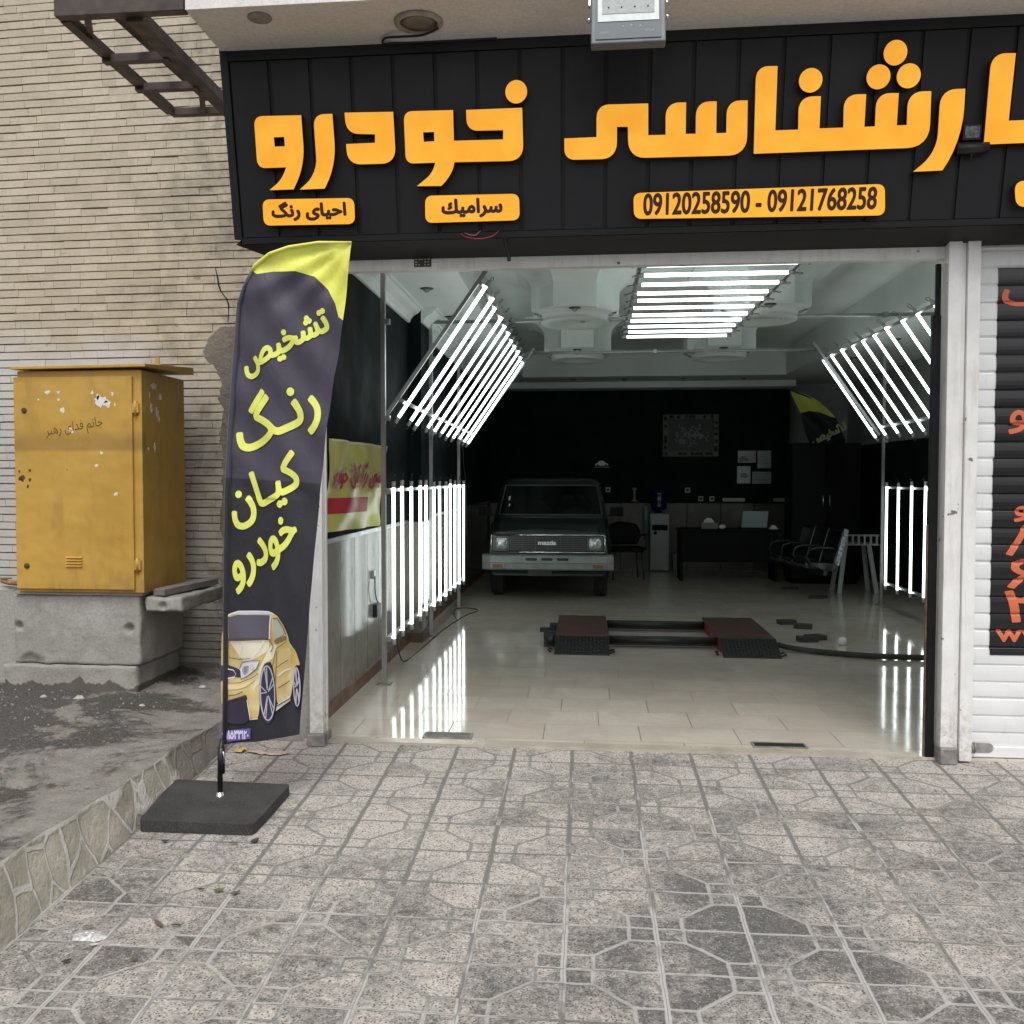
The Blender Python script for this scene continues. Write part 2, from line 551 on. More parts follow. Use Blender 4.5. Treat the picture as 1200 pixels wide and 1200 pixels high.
def asphalt_mat():
    """worn cement skin, broken through to wet dark asphalt"""
    m = mk("terrace_ground", rough=.9); t = NT(m); p = t.pos(); X, Y, Z = t.xyz(p)
    n = t.noise(p, 1.3, 8, .66, .5); f = t.noise(p, 70, 4, .75); mid = t.noise(p, 8, 5)
    cem = t.mix(t.ramp(mid, .3, .7), (.20, .187, .168), (.32, .30, .27))
    cem = t.mix(t.ramp(f, .42, .7, 0, .6), cem, (.10, .092, .083))
    g3 = t.vor(p, 60)
    cem = t.mix(t.ramp(g3, .10, .16, .7, 0), cem, (.42, .40, .37))
    asp = t.mix(t.ramp(f, .35, .65), (.025, .0235, .022), (.11, .104, .096))
    grit = t.vor(p, 95)
    asp = t.mix(t.m('MULTIPLY', t.ramp(grit, .14, .22, 1, 0), .8), asp, (.40, .385, .36))
    k = t.m('ADD', n, t.m('ADD', t.ramp(X, -3.2, -2.05, .17, -.11), t.ramp(Y, 3.2, 5.2, .05, -.03)))
    k = t.m('ADD', k, t.m('MULTIPLY', t.m('SUBTRACT', t.noise(p, 19, 6, .8), .5), .26))
    c = t.mix(t.ramp(k, .475, .535), cem, asp)
    wet = t.m('MULTIPLY', t.ramp(t.noise(t.vm('ADD', p, (2, 7, 0)), 2.3, 6, .7), .5, .62), t.m('MULTIPLY', t.ramp(Y, 4.7, 5.3), t.ramp(X, -2.75, -3.0)))
    c = t.mix(t.m('MULTIPLY', wet, .6), c, (.045, .038, .03))
    t.col(c); t.rough(t.ramp(wet, 0, 1, .9, .55))
    t.bump(t.m('ADD', t.m('MULTIPLY', f, 2.0), t.m('ADD', mid, t.m('MULTIPLY', t.ramp(k, .48, .58), -1.2))), .55, .012)
    return m

def kerb_mat():
    m = mk("rubble_stone", rough=.85); t = NT(m); p = t.pos(); X, Y, Z = t.xyz(p)
    w = t.vec(0.0, t.m('MULTIPLY', Y, 1.25), t.m('MULTIPLY', Z, .72))
    w = t.vm('ADD', w, t.vec(0.0, t.m('MULTIPLY', t.noise(p, 5, 2), .06), 0.0))
    e = t.vor(w, 5.2, 'DISTANCE_TO_EDGE', 0)
    x = t.n("ShaderNodeTexVoronoi", feature='F1'); t.put(x.inputs['Vector'], w); x.inputs['Scale'].default_value = 5.2
    cid = t.xyz(x.outputs['Color'])[0]
    f = t.noise(p, 40, 5, .7); mid = t.noise(p, 9, 5)
    st = t.mix(cid, (.43, .395, .325), (.60, .56, .475))
    st = t.mix(t.ramp(mid, .38, .72, 0, .55), st, (.27, .25, .205))
    st = t.mix(t.ramp(f, .45, .8, 0, .4), st, (.20, .185, .155))
    mor = t.mix(mid, (.56, .53, .48), (.72, .69, .64))
    jt = t.ramp(t.m('SUBTRACT', e, t.m('MULTIPLY', mid, .05)), .004, .022, 1, 0)
    jt = t.m('MAXIMUM', jt, t.ramp(t.m('ADD', Z, t.m('MULTIPLY', mid, .03)), .135, .15))
    raw = t.ramp(t.m('ADD', Y, t.m('MULTIPLY', mid, .5)), 4.85, 4.95)     # the last stretch has lost its facing
    c = t.mix(jt, st, mor)
    c = t.mix(raw, c, t.mix(mid, (.16, .145, .125), (.30, .275, .24)))
    t.col(c)
    t.bump(t.m('ADD', t.m('MULTIPLY', jt, .8), t.m('ADD', t.m('MULTIPLY', f, 1.5), t.m('MULTIPLY', mid, 1.5))), .8, .014)
    return m

def brick_mat():
    m = mk("pale_brick", rough=.85); t = NT(m); p = t.pos(); X, Y, Z = t.xyz(p)
    a = t.n("ShaderNodeAttribute", attribute_name="tone").outputs['Fac']
    f = t.noise(p, 45, 5, .7); mid = t.noise(p, 6, 5, .6)
    c = t.mix(a, (.505, .44, .335), (.60, .53, .415))
    c = t.mix(t.ramp(f, .45, .8, 0, .4), c, (.30, .25, .19))
    c = t.mix(t.ramp(mid, .5, .8, 0, .35), c, (.36, .31, .25))
    # a wash of white paint low down on the left
    pn = t.m('ADD', t.m('MULTIPLY', t.noise(p, 3, 5), .7), t.m('ADD', t.ramp(X, -3.2, -2.55, .25, -.25), t.ramp(Z, 2.15, 2.75, .3, -.5)))
    c = t.mix(t.ramp(pn, .36, .62, 0, .78), c, (.58, .575, .565))
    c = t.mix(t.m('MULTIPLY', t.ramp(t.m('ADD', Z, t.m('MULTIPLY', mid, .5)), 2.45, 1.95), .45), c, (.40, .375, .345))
    # grime and soot beside the signboard and over the mended corner
    so_ = t.m('MULTIPLY', t.ramp(t.noise(t.vm('ADD', p, (5, 0, 2)), 3.3, 7, .72, .4), .44, .64), t.ramp(X, -3.7, -2.5, .12, 1))
    c = t.mix(t.m('MULTIPLY', so_, .66), c, (.12, .105, .085))
    spots = t.m('MULTIPLY', t.ramp(t.noise(p, 7.5, 3, .6), .66, .73), .5)
    c = t.mix(spots, c, (.15, .135, .115))
    t.col(c)
    t.bump(t.m('ADD', f, t.m('MULTIPLY', mid, .8)), .3, .006)
    return m

def marble_floor_mat():
    m = mk("stone_floor_tile", rough=.2, spec=.5); t = NT(m); p = t.pos(); X, Y, Z = t.xyz(p)
    row = t.m('FLOOR', t.m('DIVIDE', t.m('SUBTRACT', Y, 5.24), .352))
    u = t.m('DIVIDE', t.m('ADD', X, t.m('MULTIPLY', row, .237)), .56)
    fu = t.m('FRACT', u); fv = t.m('FRACT', t.m('DIVIDE', t.m('SUBTRACT', Y, 5.24), .352))
    du = t.m('MULTIPLY', t.m('MINIMUM', fu, t.m('SUBTRACT', 1, fu)), .56)
    dv = t.m('MULTIPLY', t.m('MINIMUM', fv, t.m('SUBTRACT', 1, fv)), .352)
    jt = t.ramp(t.m('MINIMUM', du, dv), .0016, .0040, 1, 0)
    r = t.white(t.vec(t.m('FLOOR', u), row, 0.0))
    n = t.noise(p, 2.5, 7, .65, 1.0); f = t.noise(p, 28, 4, .6)
    c = t.mix(t.ramp(n, .3, .7), (.54, .49, .425), (.67, .62, .55))
    c = t.mix(t.m('MULTIPLY', r, .4), c, (.46, .40, .33))
    c = t.mix(t.m('MULTIPLY', t.ramp(f, .5, .8), .25), c, (.42, .37, .30))
    c = t.mix(t.m('MULTIPLY', jt, .85), c, (.10, .085, .065))
    dirt = t.m('MULTIPLY', t.ramp(t.noise(p, 1.1, 6, .7), .5, .75), .3)
    c = t.mix(dirt, c, (.34, .305, .255))
    t.col(c)
    t.rough(t.m('ADD', t.ramp(n, .3, .7, .05, .11), t.m('MULTIPLY', jt, .4)))
    t.bump(t.m('ADD', t.m('MULTIPLY', t.noise(p, 3.0, 2), 1.0), t.m('MULTIPLY', jt, -.5)), .10, .006)
    return m

def marble_panel_mat():
    m = mk("grey_marble_panel", rough=.12); t = NT(m); p = t.pos(); X, Y, Z = t.xyz(p)
    q = t.m('ADD', t.m('MULTIPLY', X, .97), Y)
    u = t.m('DIVIDE', t.m('SUBTRACT', q, 4.35), .40)
    fu = t.m('FRACT', u); d = t.m('MULTIPLY', t.m('MINIMUM', fu, t.m('SUBTRACT', 1, fu)), .40)
    r = t.white(t.vec(t.m('FLOOR', u), 3.0, 1.0))
    n = t.noise(p, 4, 7, .7, 1.2)
    c = t.mix(t.ramp(n, .3, .75), (.17, .16, .135), (.29, .275, .24))
    c = t.mix(t.m('MULTIPLY', r, .35), c, (.18, .17, .145))
    jt = t.ramp(d, .003, .007, 1, 0)
    c = t.mix(jt, c, (.06, .055, .045))
    t.col(c); t.rough(t.ramp(n, .3, .7, .12, .22)); t.b.inputs['Specular IOR Level'].default_value = .28
    t.bump(t.m('MULTIPLY', jt, -1), .3, .004)
    return m

M_pave = pavement_mat()
M_terr = asphalt_mat()
M_kerb = kerb_mat()
M_brick = brick_mat()
M_floor = marble_floor_mat()
M_panel = marble_panel_mat()
M_panel_end = mk("dull_stone_panel", (.085, .08, .066), .35, var=.25, vs=4)
M_mortar = concrete("brick_mortar", (.26, .225, .175), (.35, .31, .25))
M_cement = concrete("rough_cement", (.17, .148, .12), (.29, .26, .215), bs=2.0)
M_block = concrete("cast_concrete", (.30, .29, .265), (.43, .415, .385), dark=(.17, .155, .13), stain=.45)
M_soffit = concrete("soffit_plaster", (.80, .785, .765), (.88, .87, .855), dark=(.55, .53, .50), stain=.25, bs=.35)
M_street = concrete("street_asphalt", (.045, .044, .043), (.075, .073, .07))
M_black = mk("black_wall_paint", (.0040, .0075, .0085), .8, spec=.16, var=.25, vs=2.5, bump=.1, bs=40)
M_wallgrey = mk("grey_wall_paint", (.34, .36, .35), .7, var=.1, vs=2)
M_plaster = mk("ceiling_plaster", (.78, .83, .82), .65, var=.06, vs=1.5)
M_skirt = mk("red_brown_skirting", (.15, .075, .05), .4, var=.3, vs=8)
M_dark = mk("black_metal", (.012, .012, .013), .45, var=.3, vs=10)
M_alu = mk("dull_aluminium", (.52, .53, .53), .35, metal=.85, var=.15, vs=9)
M_chrome = mk("chrome", (.75, .76, .77), .12, metal=1)

def dirty_white():
    m = mk("chipped_white_paint", rough=.5); t = NT(m); p = t.pos(); X, Y, Z = t.xyz(p)
    n = t.noise(p, 5, 6, .7); f = t.noise(p, 30, 5, .7)
    c = t.mix(t.ramp(n, .3, .7), (.68, .67, .655), (.82, .82, .81))
    st = t.noise(t.vm('MULTIPLY', p, (6, 6, .8)), 3, 5, .7)
    c = t.mix(t.ramp(st, .52, .75, 0, .5), c, (.42, .37, .31))
    c = t.mix(t.m('MULTIPLY', t.ramp(Z, .45, .0), t.ramp(f, .4, .65, 0, .6)), c, (.25, .17, .11))
    c = t.mix(t.ramp(t.noise(p, 14, 3, .5), .70, .73, 0, .85), c, (.07, .05, .04))
    t.col(c); t.bump(f, .15, .003)
    return m
M_white = dirty_white()

# ------------------------------------------------------------------ the ground
SL, Y0 = .048, 5.43
def pz(y): return -.010 + SL * (y - Y0)

g = MB(); g.add([(-300, -300, -.85), (300, -300, -.85), (300, 300, -.85), (-300, 300, -.85)], [(0, 1, 2, 3)])
tag(g.build("street", M_street), kind='structure')
g = MB(); g.add([(-2.02, -4, pz(-4)), (14, -4, pz(-4)), (14, 5.43, pz(5.43)), (-2.02, 5.43, pz(5.43))], [(0, 1, 2, 3)])
g.add([(-2.02, -4, pz(-4)), (-2.02, -4, -.85), (14, -4, -.85), (14, -4, pz(-4))], [(0, 1, 2, 3)])
tag(g.build("pavement", M_pave), kind='structure')
g = MB(); g.box(-1.6, 4.4, 5.43, 16.6, -.2, 0)
tag(g.build("shop_floor", M_floor), kind='structure')

def terr_h(x, y):
    edge = max(0, min(1, (-2.35 - x) / .5))
    n = mnoise.noise(Vector((x * 1.3, y * 1.3, 0))) * .018 + mnoise.noise(Vector((x * 5, y * 5, 3))) * .007
    dip = -.045 * max(0, min(1, (y - 4.8) / .7)) * (1 - edge)
    heap = .07 * math.exp(-((x + 2.35) ** 2 / .12 + (y - 6.4) ** 2 / .35))
    return .148 + .02 * edge + n + dip + heap
def terr_x(y):
    return -2.045 + .028 * mnoise.noise(Vector((0, y * 3.1, 7))) + .016 * mnoise.noise(Vector((0, y * 11, 1)))
g = MB()
ys = [-4 + i * .05 for i in range(222)]; nx = 64
vs = []
for y in ys:
    xr = terr_x(y) if y < 5.45 else -1.82
    for i in range(nx + 1):
        x = xr + (-9 - xr) * (i / nx) ** 2.0
        vs.append((x, y, terr_h(x, y)))
    
fs = [(j * (nx + 1) + i, j * (nx + 1) + i + 1, (j + 1) * (nx + 1) + i + 1, (j + 1) * (nx + 1) + i) for j in range(len(ys) - 1) for i in range(nx)]
g.add(vs, fs, 0, True)
k = len(vs)
ob = g.build("raised_terrace", M_terr)
tag(ob, kind='structure')
# kerb face under the terrace edge
g = MB(); vs = []; rows = 8
yy = [y for y in ys if y <= 5.46]
for y in yy:
    xt = terr_x(y); zt = terr_h(xt, y)
    for r in range(rows + 1):
        f = r / rows
        z = zt * (1 - f) + (pz(y) - .03) * f
        x = xt + (-1.985 - xt) * f + .012 * mnoise.noise(Vector((2, y * 6, z * 9))) * (0 < r)
        vs.append((x, y, z + (.0 if r else .001)))
fs = [(j * (rows + 1) + i, j * (rows + 1) + i + 1, (j + 1) * (rows + 1) + i + 1, (j + 1) * (rows + 1) + i) for j in range(len(yy) - 1) for i in range(rows)]
g.add(vs, fs, 0, True)
tag(g.build("kerb", M_kerb, fix=False), kind='structure')

# loose grit on the broken asphalt and in the corners of the paving
def grit(name, label, n, place, lo, hi, mat, seed):
    rr = random.Random(seed); g = MB()
    for _ in range(n):
        q = place(rr)
        if q is None: continue
        x, y, z = q; r = lo + (hi - lo) * rr.random() ** 3
        a = rr.random() * 6.3; k = 5
        top = [(x + r * .6 * rr.uniform(.6, 1.2) * math.cos(a + 2 * math.pi * i / k), y + r * .6 * math.sin(a + 2 * math.pi * i / k), z + r * rr.uniform(.5, .9)) for i in range(k)]
        bot = [(x + r * rr.uniform(.8, 1.2) * math.cos(a + 2 * math.pi * i / k), y + r * math.sin(a + 2 * math.pi * i / k), z - .003) for i in range(k)]
        g.add(bot + top, [(i, (i + 1) % k, k + (i + 1) % k, k + i) for i in range(k)] + [tuple(range(k, 2 * k))])
    o = g.build(name, mat, fix=False)
    tag(o, label, "grit", None, "stuff")
def pl_terr(rr):
    x = -2.12 - 2.0 * rr.random() ** 1.1; y = rr.uniform(2.4, 6.5)
    if mnoise.noise(Vector((x * 1.6, y * 1.6, 4))) + (-2.9 - x) * .35 < rr.uniform(-.45, .25): return None
    return x, y, terr_h(x, y)
def pl_pave(rr):
    if rr.random() < .55: x = -1.97 + abs(rr.gauss(0, .10)); y = rr.uniform(2.6, 5.4)
    elif rr.random() < .5: x = rr.uniform(-1.9, 3); y = 5.40 - abs(rr.gauss(0, .12))
    else: x = rr.uniform(-1.9, 2.5); y = rr.uniform(2.7, 5.3)
    return x, y, pz(y)
M_grit = mk("grit_stone", (.24, .225, .20), .9, var=.6, vs=60)
grit("gravel", "loose grey grit scattered over the broken asphalt of the raised terrace", 2600, pl_terr, .002, .011, M_grit, 3)
grit("street_dust", "fine grit and crumbs along the kerb and joints of the paving", 420, pl_pave, .0012, .006, mk("dark_crumb", (.13, .12, .105), .9, var=.6, vs=60), 8)

# ------------------------------------------------------------------ neighbour's brick wall
wall = thing("brick_wall", "pale buff brick wall with raked joints, cracks and a white paint wash behind the yellow cabinet", "wall", (-4, 6.75, .1))
def tow(s, x, z):        # s metres in front of the wall face, the wall turned a little
    return Vector((x, 6.75 - .047 * (x + 2.6) - s, z))
g = MB(); tones = []
Hc, W_ = .0565, .205
rng = random.Random(3)
z = .05; row = 0
while z < 5.2:
    off = rng.uniform(0, W_)
    x = -8.0 + off
    while x < -1.83:
        w = W_ * rng.choice((1, 1, 1, .98, 1.02, .5))
        x1 = min(x + w - .0018, -1.83)
        d = rng.gauss(0, .0012)
        dz = rng.gauss(0, .0008)
        chip = 0.004 if rng.random() < .1 else 0
        a = (x, z + dz); b = (x1, z + Hc - .0085 + dz)
        o = len(g.f)
        vs = [tow(d, a[0], a[1]), tow(d, b[0], a[1]), tow(d, b[0], b[1] - chip), tow(d, a[0], b[1]),
              tow(-.03, a[0], a[1]), tow(-.03, b[0], a[1]), tow(-.03, b[0], b[1]), tow(-.03, a[0], b[1])]
        g.add(vs, [(0, 1, 2, 3), (0, 4, 5, 1), (1, 5, 6, 2), (2, 6, 7, 3), (3, 7, 4, 0)])
        tones += [rng.random()] * 5
        x += w
    z += Hc; row += 1
ob = g.build("brickwork", M_brick, wall, fix=False)
at = ob.data.attributes.new("tone", 'FLOAT', 'FACE'); at.data.foreach_set('value', tones)
g = MB(); g.add([tow(.0 - .014, -8, .0), tow(-.014, -1.83, .0), tow(-.014, -1.83, 5.3), tow(-.014, -8, 5.3), tow(-.25, -8, .0), tow(-.25, -1.83, .0), tow(-.25, -1.83, 5.3), tow(-.25, -8, 5.3)],
               [(0, 1, 2, 3), (5, 4, 7, 6), (4, 0, 3, 7), (1, 5, 6, 2), (3, 2, 6, 7)])
g.build("backing", M_mortar, wall)
# mended strip of cement where the wall meets the shop
g = MB(); left = []; 
zz = .1
for i in range(59):
    zz = .1 + i * .0425
    xl = -2.62 + .03 * mnoise.noise(Vector((zz * 2.3, 3, 0))) + .014 * mnoise.noise(Vector((zz * 14, 5, 0)))
    if 2.25 < zz < 2.55: xl -= .11 * math.sin((zz - 2.25) / .3 * math.pi)
    left.append((xl, zz))
vs = []; fs = []
for i, (xl, zz) in enumerate(left):
    for j in range(9):
        x = xl + (-1.84 - xl) * j / 8
        vs.append(tow(.008 + .012 * abs(mnoise.noise(Vector((x * 9, zz * 9, 1)))) + (0 if j else -.02), x, zz))
for i in range(len(left) - 1):
    for j in range(8):
        fs.append((i * 9 + j, i * 9 + j + 1, (i + 1) * 9 + j + 1, (i + 1) * 9 + j))
g.add(vs, fs, 0, True)
g.build("cement_patch", M_cement, wall)
def crack(pts, w):
    g = MB(); n = len(pts); L = []; Rr = []
    for i, (x, z) in enumerate(pts):
        ww = w * (0.3 + .7 * math.sin(math.pi * (i + .5) / n)) * rng.uniform(.6, 1.3)
        L.append((x - ww, z)); Rr.append((x + ww, z))
    g.poly([L + Rr[::-1]], lambda x, z: tow(.0035, x, z))
    g.build("crack", M_crack, wall)
M_crack = mk("crack_gap", (.012, .011, .01), .9)
crack([(-2.60, 2.98), (-2.585, 2.91), (-2.578, 2.86), (-2.565, 2.82), (-2.52, 2.76), (-2.505, 2.72), (-2.507, 2.66), (-2.515, 2.60)], .006)
crack([(-2.53, 2.57), (-2.535, 2.535), (-2.585, 2.52), (-2.59, 2.47), (-2.60, 2.40), (-2.612, 2.33)], .006)
crack([(-2.505, 2.74), (-2.44, 2.735), (-2.40, 2.69), (-2.395, 2.62), (-2.36, 2.6)], .004)

# lower wall stub left of the plinth
g = MB()
g.box(-4.4, -3.60, 6.0, 6.7, .1, .79)
b = g.build("masonry_stub", M_block, None, bevel=.02)
tag(b, "low grey concrete stub wall left of the cabinet plinth", "wall")

# ------------------------------------------------------------------ shop building
shop = thing("shop_building", "open fronted car workshop with black interior walls, white plaster ceiling and white painted door posts", "shop", (1, 5.43, 0))
def sp(name, mat, fill, **k):
    g = MB(); fill(g); return g.build(name, mat, shop, **k)
sp("side_wall", M_black, lambda g: g.box(-1.80, -1.60, 5.56, 16.8, 1.12, 3.42))
sp("side_wall", M_cement, lambda g: g.box(-1.80, -1.62, 5.56, 16.8, -.3, 1.12))
sp("pier", concrete("stained_plaster", (.36, .34, .31), (.50, .48, .445), dark=(.2, .18, .15)), lambda g: g.box(-1.82, -1.55, 5.47, 5.555, -.3, 3.7))
sp("wainscot", M_panel, lambda g: (g.box(-1.62, -1.60, 5.56, 8.80, .085, 1.09), g.box(-1.62, -1.60, 9.40, 16.3, .085, 1.09)))
sp("wainscot_cap", M_alu, lambda g: (g.box(-1.62, -1.585, 5.56, 8.80, 1.09, 1.12), g.box(-1.62, -1.585, 9.40, 16.3, 1.09, 1.12)))
sp("skirting", M_skirt, lambda g: (g.box(-1.62, -1.585, 5.56, 8.80, 0, .085), g.box(-1.48, -1.465, 8.79, 9.41, 0, .085), g.box(-1.60, -1.48, 8.785, 8.80, 0, .085), g.box(-1.62, -1.585, 9.41, 16.3, 0, .085)))
sp("pillar", M_black, lambda g: g.box(-1.60, -1.48, 8.80, 9.40, 1.1, 3.42))
sp("pillar_cladding", M_panel, lambda g: g.box(-1.60, -1.48, 8.80, 9.40, 0, 1.1))
sp("end_wall", M_wallgrey, lambda g: g.box(-1.6, 4.4, 16.6, 16.8, 0, 3.42))
sp("end_wall_panel", M_black, lambda g: g.box(-1.6, 3.27, 16.3, 16.6, 1.09, 2.93))
sp("end_wainscot", M_panel_end, lambda g: [g.box(-1.585 + .54 * i + .006, -1.585 + .54 * (i + 1) - .006, 16.295, 16.6, 0, 1.09) for i in range(9)])
sp("end_shelf", M_black, lambda g: g.box(-1.585, 3.27, 16.2, 16.30, 1.09, 1.115))
sp("right_wall", M_wallgrey, lambda g: g.box(4.25, 4.4, 5.81, 16.6, 2.0, 3.42))
sp("right_wall_panel", M_black, lambda g: g.box(4.22, 4.4, 5.81, 16.6, 0, 2.0))
sp("front_wall", M_wallgrey, lambda g: (g.box(2.06, 4.4, 5.62, 5.80, 0, 3.42), g.box(-1.6, 2.06, 5.62, 5.80, 2.73, 3.42)))
sp("ceiling", M_plaster, lambda g: g.box(-1.8, 4.4, 5.62, 16.8, 3.42, 3.6))
# lowered border with coved edge
def border(g):
    g.box(-1.6, -.95, 5.8, 15.0, 3.03, 3.42)
    g.box(2.95, 4.25, 5.8, 15.0, 3.03, 3.42)
    g.box(-1.6, 4.25, 15.0, 16.6, 3.03, 3.42)
    g.box(-1.6, 3.27, 15.85, 16.6, 2.935, 3.03)
sp("ceiling_border", M_plaster, border)
def cornice(g):
    prof = [(0, 0), (0, -.13), (.02, -.13), (.03, -.10), (.055, -.07), (.10, -.045), (.12, -.02), (.14, -.02), (.14, 0)]
    def run(y0, y1, x0):
        k = len(prof)
        vs = [(x0 + a, y, 3.03 + b) for y in (y0, y1) for a, b in prof]
        g.add(vs, [(i, (i + 1) % k, k + (i + 1) % k, k + i) for i in range(k)] + [tuple(range(k)), tuple(reversed(range(k, 2 * k)))])
    run(5.8, 8.80, -1.6); run(8.80, 9.40, -1.48); run(9.40, 15.85, -1.6)
sp("cornice", M_plaster, cornice)
# plaster medallions: a lobed cross stepping down from the ceiling, a round tier under it
def medallion(cx, cy, s):
    def outline(k, z):
        a = .19 * k; b = .40 * k; c = []
        base = [(b, -a), (b, a)]
        pts = []
        for q in range(4):
            t = q * math.pi / 2
            loc = [(b, -a)] + [(b, -a + 2 * a * i / 6) for i in range(1, 7)]
            # concave quarter to the next arm
            cx0, cy0 = b, b
            loc += [(cx0 - (b - a) * math.sin(u), cy0 - (b - a) * math.cos(u)) for u in [i / 8 * math.pi / 2 for i in range(1, 8)]]
            for (x, y) in loc:
                pts.append((cx + (x * math.cos(t) - y * math.sin(t)) * s, cy + (x * math.sin(t) + y * math.cos(t)) * s * 1.35, z))
        return pts
    g = MB()
    tiers = [outline(1.58, 3.42), outline(1.56, 3.385), outline(1.36, 3.37), outline(1.16, 3.33), outline(1.05, 3.28), outline(1.0, 3.24), outline(1.0, 3.04), outline(.97, 3.02)]
    k = len(tiers[0])
    g.add([p for t in tiers for p in t], [(j * k + i, j * k + (i + 1) % k, (j + 1) * k + (i + 1) % k, (j + 1) * k + i) for j in range(len(tiers) - 1) for i in range(k)], 0, False)
    top = tiers[-1]
    tr = tessellate_polygon([[Vector(p) for p in top]])
    g.add(top, [tuple(t) for t in tr])
    ob = g.build("ceiling_medallion", M_plaster, shop)
    g = MB()
    prof = [(.40, .03), (.40, -.004), (.36, -.014), (.34, -.02), (.315, -.06), (.325, -.066), (.315, -.078), (.20, -.08), (.18, -.06), (.01, -.06)]
    vs = []; n = 40; fs = []
    for r, h in prof:
        for j in range(n):
            t = 2 * math.pi * j / n
            vs.append((cx + r * s * math.cos(t), cy + r * s * 1.2 * math.sin(t), 3.02 + h))
    for i in range(len(prof) - 1):
        for j in range(n):
            fs.append((i * n + j, i * n + (j + 1) % n, (i + 1) * n + (j + 1) % n, (i + 1) * n + j))
    g.add(vs, fs, 0, True)
    g.build("round_tier", M_plaster, ob)
SPOTS = []
for mx in (-.10, 1.60):
    for my in (6.45, 9.32, 12.2):
        medallion(mx, my, 1.0)
        for ax, ay in ((-.325, -.16), (.325, -.16), (0, -.46), (-.325, .16), (.325, .16), (0, .46)):
            SPOTS.append((mx + ax, my + ay, 3.018))
for y in (7.9, 9.3, 10.9, 12.6): SPOTS += [(-1.28, y, 3.03), (3.4, y + .4, 3.03)]
for x in (-1.0, -.2, .6, 1.5, 2.4): SPOTS.append((x, 15.45, 3.03))

M_spot = mk("spot_housing", (.05, .055, .055), .4)
M_spotg = mk("spot_lamp_glass", (.35, .38, .38), .2)
def spot(x, y, z, label):
    t = thing("ceiling_spot", label, "spotlight", (x, y, z), "small ceiling spots")
    g = MB(); g.lathe((x, y, z), [(.055, .002), (.055, -.006), (.035, -.010), (.034, 0)], 14); a = g.build("ring", M_spot, t)
    g = MB(); g.lathe((x, y, z), [(.030, -.004), (.028, -.02), (.015, -.032), (.004, -.035)], 12); b = g.build("bulb", M_spotg, t)
    return t
sp0 = None
for i, q in enumerate(SPOTS):
    lab = "small unlit round spotlight set in the plaster ceiling of the workshop"
    if sp0 is None: sp0 = spot(*q, lab)
    else:
        c = sp0.copy(); COL.objects.link(c); c.location = q
        for ch in sp0.children: copy_part(ch, c)

# front frame of the shop
sp("lintel", M_white, lambda g: (g.box(-1.55, 2.04, 5.44, 5.50, 2.655, 2.80)))
def dpost(g):
    g.box(-1.548, -1.470, 5.38, 5.465, 0, 2.655); g.box(-1.470, -1.460, 5.43, 5.46, 0, 2.63)
sp("door_post", M_white, dpost, bevel=.003)
def rpost(g):
    g.box(1.878, 1.945, 5.38, 5.56, 0, 2.80); g.box(1.947, 1.972, 5.40, 5.56, 0, 2.80); g.box(1.974, 2.038, 5.38, 5.56, 0, 2.80)
sp("door_post", M_white, rpost, bevel=.003)
M_galv = mk("dirty_galvanised", (.30, .29, .27), .55, metal=.5, var=.4, vs=14, bump=.3)
sp("post_shoe", M_galv, lambda g: g.box(-1.556, -1.452, 5.34, 5.50, -.012, .055), bevel=.006)
sp("post_shoe", M_galv, lambda g: g.box(1.868, 1.955, 5.345, 5.50, -.012, .075), bevel=.006)
M_jamb = mk("black_jamb", (.006, .006, .0075), .6, spec=.2, var=.4, vs=9)
sp("black_jamb", M_jamb, lambda g: (g.box(1.822, 1.866, 5.44, 5.475, 0, 2.36), g.box(1.840, 1.866, 5.45, 5.475, 2.36, 2.63)), bevel=.004)
M_brass = mk("rusty_strip", (.12, .08, .045), .7, var=.5, vs=20)
sp("edge_strip", M_brass, lambda g: g.box(1.815, 1.8215, 5.45, 5.47, .0, 1.25))
# canopy slab and upper wall
M_slab = M_soffit
sp("canopy", M_slab, lambda g: g.box(-1.885, 9, 4.54, 5.43, 3.705, 4.0))
sp("upper_wall", M_cement, lambda g: g.box(-1.82, 9, 5.60, 5.9, 3.7, 7.5))
sp("upper_wall", M_cement, lambda g: g.box(-1.82, 9, 5.505, 5.6, 2.80, 3.70))
sp("neighbour_bay", M_cement, lambda g: g.box(6.2, 9, 5.5, 5.62, -.2, 2.8))
# grey threshold strip
sp("threshold", mk("threshold_stone", (.42, .38, .31), .3, var=.2, vs=5, bump=.1), lambda g: g.box(-1.455, 1.80, 5.425, 5.52, -.02, .0035))
# sticker on the lintel
M_ink = mk("black_print", (.02, .02, .02), .5)
M_pale = mk("pale_print", (.50, .49, .46), .6)
sk = thing("lintel_sticker", "small black sticker with pale print on the white lintel above the door", "sticker", (-.9, 5.44, 2.68))
g = MB(); g.box(-.952, -.855, 5.436, 5.439, 2.672, 2.742); g.build("sheet", M_ink, sk)
g = MB()
for i in range(4):
    for k in range(5):
        if rng.random() < .85: g.box(-.945 + k * .017, -.945 + k * .017 + rng.uniform(.007, .014), 5.4345, 5.4355, 2.680 + i * .015, 2.686 + i * .015)
g.build("print", M_pale, sk)

